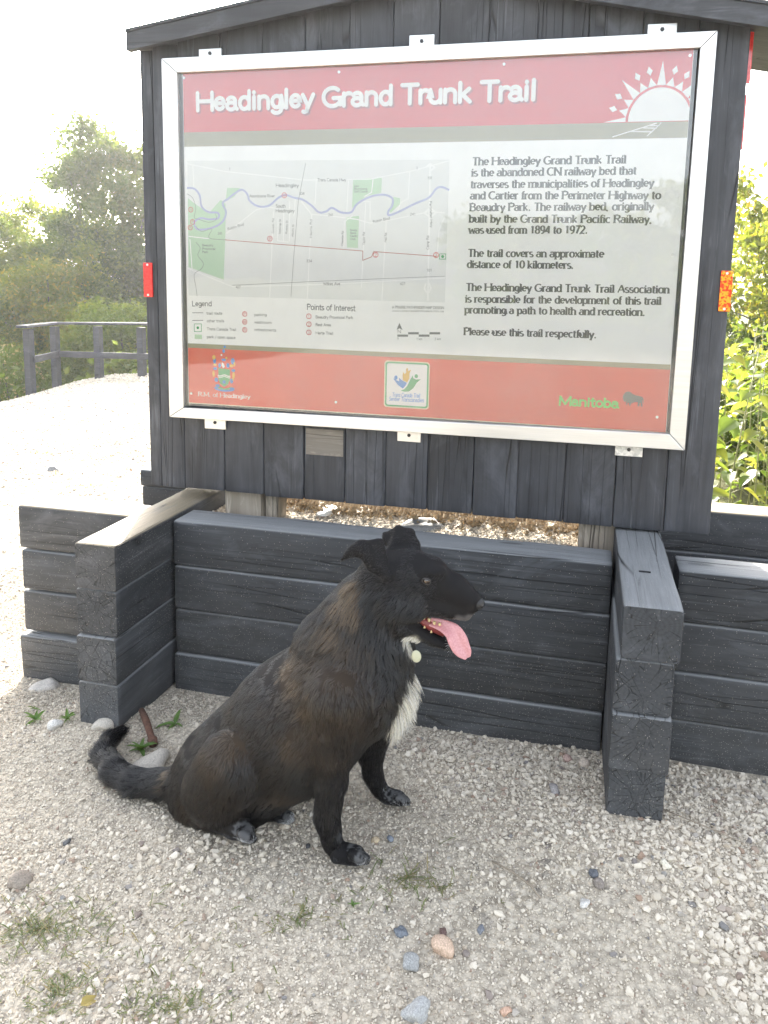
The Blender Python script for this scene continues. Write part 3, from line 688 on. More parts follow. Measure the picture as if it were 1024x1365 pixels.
# ---------------------------------------------------------------- timber walls
def timber_mesh(Ln, h, dpt, seed, mat, r=.009):
    n = max(6, int(Ln/.05)); rg = np.random.default_rng(seed)
    xs = np.concatenate([[-Ln/2], [-Ln/2+.004], np.linspace(-Ln/2+.02, Ln/2-.02, n), [Ln/2-.004], [Ln/2]])
    prof = []
    for cx, cz, a0 in ((1, 1, 0), (-1, 1, 90), (-1, -1, 180), (1, -1, 270)):
        for a in (0, 30, 60, 90):
            t = R_(a0+a); prof.append((cx*(dpt/2-r)+r*math.cos(t), cz*(h/2-r)+r*math.sin(t)))
    prof = np.array(prof); m = len(prof); V = []
    for i, x in enumerate(xs):
        s = 1 if 0 < i < len(xs)-1 else .965
        p = prof.copy()*s
        q = np.c_[np.full(m, x*5+seed*7.1), p*9]
        w_ = vnoise(q)*.0022+vnoise(np.c_[np.full(m, x*22+seed), p*30])*.0009
        p = p*(1+w_[:, None]*10*.9); V += [(x, a, b) for a, b in p]
    F = [(i*m+k, (i+1)*m+k, (i+1)*m+(k+1) % m, i*m+(k+1) % m) for i in range(len(xs)-1) for k in range(m)]
    F += [tuple(range(m)), tuple((len(xs)-1)*m+k for k in range(m))[::-1]]
    me = fmesh("timber", V, F, [mat], False)
    for pl in me.polygons: pl.use_smooth = len(pl.vertices) == 4
    try: me.set_sharp_from_angle(angle=R_(40))
    except Exception: pass
    return me
_ts = [0]
def timber(parent, c, Ln, h=.149, d=.138, rz=0, mat=None, label=None, rx=0, r=.009):
    _ts[0] += 1
    o = bpy.data.objects.new("timber", timber_mesh(Ln, h, d, _ts[0], mat or TIMBER, r)); COL.objects.link(o)
    o.parent = parent; o.location = Vector(c)-wloc(parent); o.rotation_euler = (rx, 0, rz)
    if label: o['label'] = label
    return o
WG = "stained timber retaining walls around the kiosk"
fw = thing("timber_wall", "long central wall of four stacked black stained timbers, directly behind the dog", "wall", (.285, .07, -.05), WG)
for k, (zt, zb) in enumerate([(.546, .396), (.393, .246), (.243, .094), (.091, -.055)]):
    timber(fw, (.2855+random.uniform(-.003, .003), .07+[.002, 0, .003, -.003][k], (zt+zb)/2), 1.378, zt-zb, .138, random.uniform(-.002, .002))
ls = thing("timber_wall", "left stack of timbers running forward with cracked end grain, its top partly sunlit", "wall", (-.48, .15, -.05), WG)
for k, (zt, zb, x0) in enumerate([(.556, .418, -.479), (.415, .276, -.484), (.273, .128, -.485), (.125, -.03, -.4865)]):
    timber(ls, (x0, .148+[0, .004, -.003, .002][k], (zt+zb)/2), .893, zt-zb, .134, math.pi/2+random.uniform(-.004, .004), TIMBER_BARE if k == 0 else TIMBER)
rs_ = thing("timber_wall", "right stack of timbers running forward, nearest to the camera, with a weathered cracked top", "wall", (1.05, .1, -.02), WG)
for k, (zt, zb, x0, w_) in enumerate([(.586, .452, 1.052, .137), (.449, .314, 1.0465, .137), (.311, .168, 1.047, .139), (.165, -.03, 1.043, .134)]):
    timber(rs_, (x0, .108+[0, .004, -.003, .012][k], (zt+zb)/2), .972, zt-zb, w_, math.pi/2+[.012, 0, .003, .01][k], r=[.007, .010, .006, .012][k])
lw = thing("timber_wall", "short left wing of four timbers with a dry bare sunlit top", "wall", (-.77, .07, -.07), WG)
for k, (zt, zb, xl, y) in enumerate([(.545, .396, -.985, .07), (.389, .248, -.982, .072), (.240, .096, -.985, .074), (.084, -.080, -.995, .064)]):
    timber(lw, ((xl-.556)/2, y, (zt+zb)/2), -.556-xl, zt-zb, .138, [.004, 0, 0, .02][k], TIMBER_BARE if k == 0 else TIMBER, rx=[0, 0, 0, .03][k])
rw = thing("timber_wall", "right wing of four stacked timbers running out of the picture beside the right stack", "wall", (1.55, .07, -.05), WG)
for k, (zt, zb) in enumerate([(.549, .398), (.395, .250), (.247, .104), (.101, -.055)]):
    timber(rw, (1.70, .072+[0, .002, -.002, .002][k], (zt+zb)/2), 1.09, zt-zb, .138, random.uniform(-.002, .002))
bl = thing("timber_wall", "low back timbers showing left of the kiosk foot, behind the left wing", "wall", (-.6, .67, -.05), WG)
for (zt, zb, y) in [(.540, .472, .66), (.468, .385, .672), (.380, .235, .655), (.232, .085, .67), (.082, -.06, .67)]:
    timber(bl, (-.655, y, (zt+zb)/2), .47, zt-zb, .138)
br_ = thing("timber_wall", "back timbers right of the kiosk with a bleached sunlit top, below the broad leaves", "wall", (1.7, .67, -.05), WG)
for (zt, zb, y) in [(.562, .412, .67), (.409, .262, .665), (.258, .11, .672), (.107, -.04, .668)]:
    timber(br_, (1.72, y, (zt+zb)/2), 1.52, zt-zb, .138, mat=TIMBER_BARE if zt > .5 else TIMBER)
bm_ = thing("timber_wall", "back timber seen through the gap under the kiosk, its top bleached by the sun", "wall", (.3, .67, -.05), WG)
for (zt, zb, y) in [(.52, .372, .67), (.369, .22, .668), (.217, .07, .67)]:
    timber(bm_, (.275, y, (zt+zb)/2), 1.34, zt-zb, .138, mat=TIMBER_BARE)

# gravel fill inside the timber box
def fillh(x, y):
    P = np.stack([x.ravel(), y.ravel(), x.ravel()*0], 1)
    return .492+(vnoise(P, 6)*.008+vnoise(P, 19)*.004).reshape(x.shape)+.012*np.exp(-((y-.47)/.06)**2)
fx = np.arange(-.408, .975, .03); fy = np.arange(.142, .6, .03)
fg, _ = grid(fx, fy, "gravel_fill", GROUND, fillh); kind(fg, 'structure')
fg.data.attributes.new('soil', 'FLOAT', 'POINT')
scatter("fill_gravel", fx, fy, fillh, lambda x, y: 1-.8*sstep(.36, .42, y), lambda x, y: x*0+1, .004, .009, 11000, 31)
def clods(name, n, x0, x1, y0, y1, mat):
    V = []; F = []
    for i in range(n):
        c = np.array([rng.uniform(x0, x1), rng.normal((y0+y1)/2, (y1-y0)/4), 0]); c[2] = .50+abs(rng.normal(0, .006))
        r = rng.uniform(.004, .013)
        pts = rng.normal(size=(8, 3)); pts /= np.linalg.norm(pts, axis=1)[:, None]
        base = np.array([(1, 0, 0), (-1, 0, 0), (0, 1, 0), (0, -1, 0), (0, 0, 1), (0, 0, -1)])*rng.uniform(.6, 1.1, (6, 1))*r
        b = len(V); V += list(base+c)
        F += [tuple(b+j for j in t) for t in ((0, 2, 4), (2, 1, 4), (1, 3, 4), (3, 0, 4), (2, 0, 5), (1, 2, 5), (3, 1, 5), (0, 3, 5))]
    o = link(name, fmesh(name, V, np.array(F), [mat], False)); return kind(o, 'stuff')
clods("brown_soil", 2600, -.36, .93, .38, .58, SOIL)

# ---------------------------------------------------------------- kiosk
kio = thing("trail_kiosk", "roofed trail kiosk of dark stained vertical boards standing on grey posts over the timber box", "kiosk", (.33, .25, 0))
seams = [-.608, -.562, -.471, -.322, -.177, -.034, .111, .249, .39, .538, .679, .824, .974, 1.124, 1.257]
def roof_under(x): return min(2.1826+.15*x, 2.3268-.2*x)-.052
def board(x0, x1, z0, z1, y, k, parent=kio, d=.024):
    n = timber_mesh(z1-z0, x1-x0-.0012, d, 300+k, BOARD, .004); n.name = "board"
    o = bpy.data.objects.new("board", n); COL.objects.link(o); o.parent = parent
    o.location = Vector(((x0+x1)/2, y, (z0+z1)/2))-wloc(parent); o.rotation_euler = (0, -math.pi/2, 0)
    return o
for k in range(14):
    x0, x1 = seams[k], seams[k+1]
    zt = max(roof_under(x0), roof_under(x1)) if x1 > .4 and x0 < .42 else max(roof_under(x0), roof_under(x1))
    board(x0, x1, .5955+random.uniform(-.003, .003), zt+.004, .221+random.uniform(-.0015, .0015), k)
for k in range(13):
    x0 = -.60+k*.1425
    board(x0, x0+.1425, .578 if (x0 < -.40 or x0 > .8) else .546, min(roof_under(x0), roof_under(x0+.1425))+.01, .41, 40+k)
bevel_box("back_batten", -.56, 1.2, .234, .27, .72, .81, BOARD, kio)
bevel_box("back_batten", -.56, 1.2, .234, .27, 1.75, 1.84, BOARD, kio)
def post(x0, x1, y0, y1, z1, lab):
    n = timber_mesh(z1+.3, x1-x0, y1-y0, 500+int(x0*50), POSTW, .006); n.name = "post"
    o = bpy.data.objects.new("post", n); COL.objects.link(o); o.parent = kio; o['label'] = lab
    o.location = Vector(((x0+x1)/2, (y0+y1)/2, (z1-.3)/2))-wloc(kio); o.rotation_euler = (0, -math.pi/2, 0)
post(-.344, -.205, .250, .392, 1.9, "left grey weathered support post")
post(.873, 1.0, .250, .392, 1.9, "right grey weathered support post")
post(-.196, -.150, .262, .35, 1.0, "thin tan brace stud beside the left post")
# side planks closing the box
for x0, x1 in ((-.604, -.58), (1.228, 1.252)):
    board(x0, x1, .60, 2.0, .32, 70+int(x0*10), d=.15)
# roof
for (xa, xb, nm) in ((-.617, .412, 'l'), (.412, 1.46, 'r')):
    za, zb = (2.1826+.15*xa, 2.1826+.15*xb) if nm == 'l' else (2.3268-.2*xa, 2.3268-.2*xb)
    def prism(y0, y1, t0, t1, name, mat):
        V = [(x, y, z+t) for (x, z) in ((xa, za), (xb, zb)) for y in (y0, y1) for t in (t0, t1)]
        return part(name, V, [(0, 1, 3, 2), (4, 6, 7, 5), (0, 4, 5, 1), (2, 3, 7, 6), (0, 2, 6, 4), (1, 5, 7, 3)], mat, kio)
    prism(.150, .176, -.054, 0, "fascia_board", BOARD)
    prism(.178, .62, -.036, -.002, "roof_deck", BOARD)
    prism(.145, .64, .001, .010, "roof_sheet", DARKM)
for k, (x0, x1, z0, z1, m) in enumerate([(-.611, -.577, 1.255, 1.370, REF_RED), (1.229, 1.261, 1.263, 1.378, REF_ORG)]):
    r = bevel_box("reflector", x0, x1, .2025, .2085, z0, z1, m, kio, .0015)
    r['label'] = ["red reflector on the left edge", "orange and red reflector on the right edge"][k]
    for z in (z0+.007, z1-.007):
        mb = MB(); mb.tube([((x0+x1)/2, .2026, z), ((x0+x1)/2, .2005, z)], .0038, 8); s_ = mb.make("screw", ALU, kio); s_.parent = r; s_.location = s_.location+kio.location-wloc(r)
bevel_box("side_reflector", -.640, -.608, .275, .279, 1.66, 1.86, REF_RED, kio, .001)
for z0, z1, xx in ((1.72, 1.87, 1.272), (1.90, 2.06, 1.277)):
    bevel_box("side_reflector", 1.250, xx-.004, .262, .266, z0, z1, REF_RED, kio, .001)
bevel_box("edge_strip", -.622, -.6085, .24, .26, .99, 1.42, DARKM, kio, .001)
bevel_box("bare_patch", -.026, .104, .2075, .2086, .750, .838, PATCHW, kio, 0)

# ---------------------------------------------------------------- sign case
sg = thing("sign_case", "glazed aluminium display case holding the Headingley Grand Trunk Trail map and text panel", "sign", (.33, .19, .85))
fo = [(-.503, .853), (1.163, .857), (1.165, 2.017), (-.503, 2.012)]
fi = [(-.449, .888), (1.118, .903), (1.124, 1.975), (-.449, 1.967)]
for k in range(4):
    a, b = fo[k], fo[(k+1) % 4]; c, d = fi[(k+1) % 4], fi[k]
    sh = .0006
    bm = bmesh.new()
    lo = [bm.verts.new((p[0], .165, p[1])) for p in (a, b, c, d)]; hi = [bm.verts.new((p[0], .2085, p[1])) for p in (a, b, c, d)]
    bm.faces.new(lo); bm.faces.new(hi[::-1])
    for i in range(4): bm.faces.new((lo[i], hi[i], hi[(i+1) % 4], lo[(i+1) % 4]))
    bmesh.ops.recalc_face_normals(bm, faces=bm.faces[:])
    # pull the mitres apart by a hair so the joint shows
    dv = Vector(((b[0]-a[0]), 0, (b[1]-a[1]))).normalized()
    for v in (lo[0], lo[3], hi[0], hi[3]): v.co += dv*sh
    for v in (lo[1], lo[2], hi[1], hi[2]): v.co -= dv*sh
    bmesh.ops.bevel(bm, geom=bm.edges[:], offset=.0018, segments=2, affect='EDGES', profile=.5)
    me = bpy.data.meshes.new("frame_rail"); bm.to_mesh(me); bm.free(); me.materials.append(ALU)
    centre(link("frame_rail", me, sg))
BRK = [(-.39, -.312, 2.012, 2.044), (.30, .376, 2.014, 2.054), (.984, 1.062, 2.017, 2.052), (-.39, -.312, .815, .856), (.289, .366, .818, .857), (.968, 1.048, .821, .859)]
for x0, x1, z0, z1 in BRK:
    b = bevel_box("bracket", x0, x1, .1995, .2075, z0, z1, GALV if (x0 > .9 and z0 < 1) else ALU, sg, .0012)
    zc = (z0+z1)/2
    mb = MB(); mb.tube([((x0+x1)/2, .1996, zc+.002), ((x0+x1)/2, .1965, zc+.002)], .006, 6)
    s_ = mb.make("screw", DARKM, sg); s_.parent = b; s_.location = s_.location+sg.location-wloc(b)
bevel_box("cover_glass", -.4485, 1.1185, .1765, .1795, .8955, 1.9735, GLASS, sg, 0)
PLW = simple("print_white", (.93, .94, .93), .35)
PRED = simple("print_red", (.62, .035, .03), .35)
PRED2 = simple("print_orange_red", (.70, .06, .028), .35)
PRED3 = simple("print_shadow_red", (.30, .03, .035), .4)
POLV = simple("print_olive", (.30, .28, .17), .4)
PEDGE = simple("print_cream_edge", (.8, .7, .5), .4)
PINK = simple("print_dark_ink", (.035, .038, .04), .4)
PGRY = simple("print_grey_ink", (.16, .17, .18), .4)
PMAP = simple("print_map_grey", (.80, .82, .81), .4)
PGRN = simple("print_pale_green", (.50, .71, .50), .4)
PRIV = simple("print_river_blue", (.42, .45, .70), .4)
PTRL = simple("print_trail_red", (.42, .12, .07), .4)
PRNG = simple("print_marker_red", (.62, .10, .10), .4)
PTXW = simple("print_text_white", (.85, .85, .83), .35)
PLIM = simple("print_lime", (.16, .62, .12), .4)
PBIS = simple("print_bison_grey", (.10, .12, .12), .4)
PBL = simple("print_badge_blue", (.05, .25, .65), .4)
PGN = simple("print_badge_green", (.05, .38, .14), .4)
PGD = simple("print_badge_gold", (.75, .45, .05), .4)
bevel_box("panel", -.4415, 1.1095, .1865, .192, .9005, 1.9765, PLW, sg, .0008)
def sheet(name, x0, x1, z0, z1, y, mat):
    mb = MB(); poly(mb, [(x0, z0), (x1, z0), (x1, z1), (x0, z1)], y); return mb.make(name, mat, sg)
YB = .1862
sheet("printed_band", -.440, 1.1085, 1.787, 1.9755, YB, PRED)
sheet("printed_band", -.440, 1.1085, 1.7425, 1.787, YB, POLV)
sheet("printed_band", -.440, 1.1085, .9035, 1.090, YB, PRED2)
# thin olive line under the pale field runs very slightly uphill to the right
sheet("printed_band", -.440, 1.1085, 1.090, 1.105, YB, POLV)
sheet("printed_band", -.440, 1.1085, .9010, .9035, YB, PEDGE)
# title
mb = MB(); text(mb, "Headingley Grand Trunk Trail", -.395+.0048, 1.8535-.0048, .686+.0048, 1.857-.0048, .0535, .1858, .118); mb.make("title_shadow", PRED3, sg)
mb = MB(); text(mb, "Headingley Grand Trunk Trail", -.395, 1.8535, .686, 1.857, .0535, .1853, .118); mb.make("title_lettering", PTXW, sg)
# sun emblem, cut off by the panel's right edge
cx, cz = 1.030, 1.7885; mb = MB(); XR = 1.1085
def cpoly(P, y):
    out = []
    for i in range(len(P)):
        a, b = P[i], P[(i+1) % len(P)]
        if a[0] <= XR: out.append(a)
        if (a[0] <= XR) != (b[0] <= XR): t = (XR-a[0])/(b[0]-a[0]); out.append((XR, a[1]+(b[1]-a[1])*t))
    if len(out) > 2: poly(mb, out, y)
cpoly([(cx+.0845*math.cos(R_(a)), cz+.0905*math.sin(R_(a))) for a in range(0, 181, 6)], .1858)
for k in range(-1, 14):
    a = 90+(k-6)*15.0; big = k % 3 == 0
    def pp(r, da): return (cx+r*math.cos(R_(a+da)), max(cz, cz+r*1.06*math.sin(R_(a+da))))
    cpoly([pp(.092, -7.4), pp(.152 if big else .114, 0), pp(.092, 7.4)], .1857)
    if not big: cpoly([pp(.120, 0), pp(.131, 3.6), pp(.144, 0), pp(.131, -3.6)], .1856)
for l in TRACK: strip(mb, l, .1857, .0014)
mb.make("sun_emblem", PTXW, sg)
# body copy
mb = MB()
for s, x0, z0, x1, z1 in BODY: text(mb, s, x0, z0, x1, z1, .0215, .1855, .094, serif=True)
mb.make("body_lettering", PINK, sg)
# map
mb = MB(); poly(mb, MAPBG, YB-.0001); mb.make("map_ground", PMAP, sg)
mb = MB()
for i, q in enumerate(GREENS): poly(mb, q, YB-.0002-i*1e-5)
poly(mb, SWATCH, YB-.0003); mb.make("map_parkland", PGRN, sg)
mb = MB()
for i, q in enumerate(ROADS): strip(mb, q, YB-.0004-i*8e-6, .0015)
for i, q in enumerate(ROADW): strip(mb, q, YB-.0006-i*8e-6, .0024)
mb.make("map_roads", PLW, sg)
def smooth_line(P, n=6):
    P = [np.array(p) for p in P]; P = [P[0]]+P+[P[-1]]; out = []
    for i in range(1, len(P)-2):
        for k in range(n):
            t = k/n; out.append(.5*((2*P[i])+(-P[i-1]+P[i+1])*t+(2*P[i-1]-5*P[i]+4*P[i+1]-P[i+2])*t*t+(-P[i-1]+3*P[i]-3*P[i+1]+P[i+2])*t**3))
    return out+[P[-1]]
mb = MB(); strip(mb, smooth_line(RIVER), YB-.0007, .0031); mb.make("map_river", PRIV, sg)
mb = MB(); strip(mb, TRAIL, YB-.0008, .0011); mb.make("map_trail", PTRL, sg)
mb = MB()
for i, q in enumerate(TRAIL2): strip(mb, smooth_line(q) if i < 3 else q, YB-.00075-i*1e-5, .0006)
for q in LEGL: strip(mb, q, YB-.0008, .0010)
for i, q in enumerate(SBAR): strip(mb, q, YB-.0008-i*1e-5, .0034)
poly(mb, ARROW, YB-.0008); mb.make("map_lines", PGRY, sg)
mb = MB()
for c in CIRC:
    k0 = [(c[0]+.0078*math.cos(R_(a)), c[1]+.0078*math.sin(R_(a))) for a in range(0, 361, 24)]; strip(mb, k0, YB-.0009, .0011)
mb.make("map_markers", PRNG, sg)
mb = MB()
for q in MARK: strip(mb, list(q)+[q[0]], YB-.0009, .0009)
for q in MARK:
    c = np.mean(q, 0); disc(mb, c, .005, YB-.0009, 6)
mb.make("map_trail_badges", PGN, sg)
mb = MB(); mbr = MB()
for s, x0, z0, x1, z1, h in MAPTXT:
    tgt = mbr if s in ("P", "W", "R", "1", "2", "3", "H") and h > 7 and not (s == "1" and h == 9 and z0 > 1.6) else mb
    text(tgt, s, x0, z0, x1, z1, h/2.56*.00245*1.0, YB-.0010, .070 if h < 12 else .075)
mb.make("map_lettering", PGRY, sg); mbr.make("marker_lettering", PRNG, sg)
# municipal crest
ux = .0319/100; C0 = (-.309, .9931)
def cp(u, v): return (C0[0]+(u-500)*ux, C0[1]-(v-420)*ux*1.02)
mb = MB(); poly(mb, [cp(*q) for q in [(435, 320), (568, 325), (566, 430), (545, 480), (500, 510), (455, 480), (436, 430)]], YB-.0003)
poly(mb, [cp(*q) for q in [(420, 500), (500, 530), (590, 505), (600, 520), (500, 548), (415, 520)]][::-1], YB-.0003); mb.make("crest_shield", PGN, sg)
mb = MB()
strip(mb, [cp(u, 392+6*math.sin((u-430)/16)) for u in range(428, 576, 8)], YB-.0005, .0018); strip(mb, [cp(u, 408+6*math.sin((u-430)/16)) for u in range(428, 576, 8)], YB-.00052, .0012)
poly(mb, [cp(*q) for q in [(478, 255), (498, 270), (512, 300), (492, 318), (474, 290)]], YB-.0005)
disc(mb, cp(474, 182), .003, YB-.0005, 7); mb.make("crest_waves", PTXW, sg)
mb = MB()
for (u, v, a, b) in [(452, 290, 16, 24), (546, 285, 18, 26), (500, 230, 26, 14), (400, 325, 22, 16), (608, 335, 22, 16), (412, 440, 22, 24), (585, 445, 20, 26), (425, 500, 26, 15), (590, 525, 30, 14), (410, 525, 24, 13), (602, 240, 22, 34), (500, 140, 15, 22), (512, 96, 14, 14), (500, 460, 20, 20), (395, 245, 18, 30)]:
    disc(mb, cp(u, v), a*ux, YB-.00055-(u % 7)*1e-5, 10, b*ux)
strip(mb, [cp(400, 535), cp(450, 545), cp(510, 550), cp(560, 546), cp(610, 535)], YB-.0007, .003); mb.make("crest_supporters", PBL, sg)
mb = MB()
for (u, v, a, b) in [(382, 380, 14, 34), (610, 385, 15, 36), (588, 288, 22, 16), (400, 285, 20, 12), (388, 210, 18, 24), (530, 210, 12, 12), (620, 270, 10, 24), (605, 420, 10, 24)]:
    disc(mb, cp(u, v), a*ux, YB-.0008-(u % 7)*1e-5, 9, b*ux)
mb.make("crest_ornaments", PGD, sg)
mb = MB(); text(mb, "R.M. of Headingley", RM[0], RM[1], RM[2], RM[3]-.0005, .0135, YB-.0006, .07, serif=True); mb.make("crest_lettering", PTXW, sg)
# trail badge
bx0, bx1, bz0, bz1 = .2456, .3928, .929, 1.0785
def rr(x0, x1, z0, z1, r): return [(x0+r+r*math.cos(R_(a)), z0+r+r*math.sin(R_(a))) for a in range(180, 271, 15)]+[(x1-r+r*math.cos(R_(a)), z0+r+r*math.sin(R_(a))) for a in range(270, 361, 15)]+[(x1-r+r*math.cos(R_(a)), z1-r+r*math.sin(R_(a))) for a in range(0, 91, 15)]+[(x0+r+r*math.cos(R_(a)), z1-r+r*math.sin(R_(a))) for a in range(90, 181, 15)]
for i, (e, m, nm) in enumerate([(0, PEDGE, "badge_edge"), (.0035, PGN, "badge_border"), (.0085, PTXW, "badge_face")]):
    mb = MB(); poly(mb, rr(bx0+e, bx1-e, bz0+e, bz1-e, .010-e*.5), YB-.0002-i*.0001); mb.make(nm, m, sg)
def figure(name, P, head, hr, m, ex=None):
    mb = MB(); poly(mb, P, YB-.0006)
    disc(mb, head, hr[0], YB-.0007, 14, hr[1]); 
    if ex: ex(mb)
    bmx = mb.make(name, m, sg); return bmx
figure("badge_green_figure", BGREEN, BHEAD[0], (.0058, .0064), PGN)
figure("badge_blue_figure", BBLUE, BHEAD[1], (.0055, .0070), PBL)
figure("badge_gold_figure", BGOLD, BHEAD[2], (.0035, .0085), PGD)
mb = MB()
for s, x0, z0, x1, z1 in BADGE_LINES: text(mb, s, x0, z0, x1, z1, .0125, YB-.0006, .06, slant=.18)
mb.make("badge_lettering", PBL, sg)
mb = MB(); text(mb, "Manitoba", MANI[0], MANI[1]+.001, MANI[2], MANI[3]-.001, .0255, YB-.0004, .125); mb.make("province_lettering", PLIM, sg)
_b = BISON; bx_, bz_ = _b[0]; sc2 = _b[17][0]-bx_
BS = [(0, .0), (.02, .12), (.10, .24), (.20, .30), (.33, .29), (.45, .20), (.60, .13), (.80, .10), (.94, .06), (1.0, -.04), (1.02, -.22), (.99, -.24), (.97, -.08), (.95, -.14), (.98, -.42), (.89, -.42), (.88, -.26), (.84, -.24), (.82, -.42), (.74, -.42), (.74, -.22), (.60, -.22), (.50, -.27), (.42, -.30), (.40, -.40), (.33, -.40), (.32, -.28), (.25, -.28), (.24, -.38), (.18, -.38), (.18, -.22), (.10, -.24), (.03, -.14)]
mb = MB(); poly(mb, [(bx_+p*sc2, bz_-.001+q*sc2) for p, q in BS], YB-.0004); mb.make("bison_emblem", PBIS, sg)
for x, z in [(-.4355, 1.9547), (.0851, 1.9539), (.588, 1.9575), (1.1003, 1.9605), (1.092, 1.42), (1.0811, .9481), (.0851, .915+.02), (-.43, .935)]:
    mb = MB(); mb.tube([(x, .1868, z), (x, .1835, z)], .0042, 8); mb.make("screw", ALU, sg)

for o in sg.children:
    if any(k in o.name for k in ("lettering", "map_", "crest_", "emblem", "title_", "figure")): o['kind'] = 'stuff'

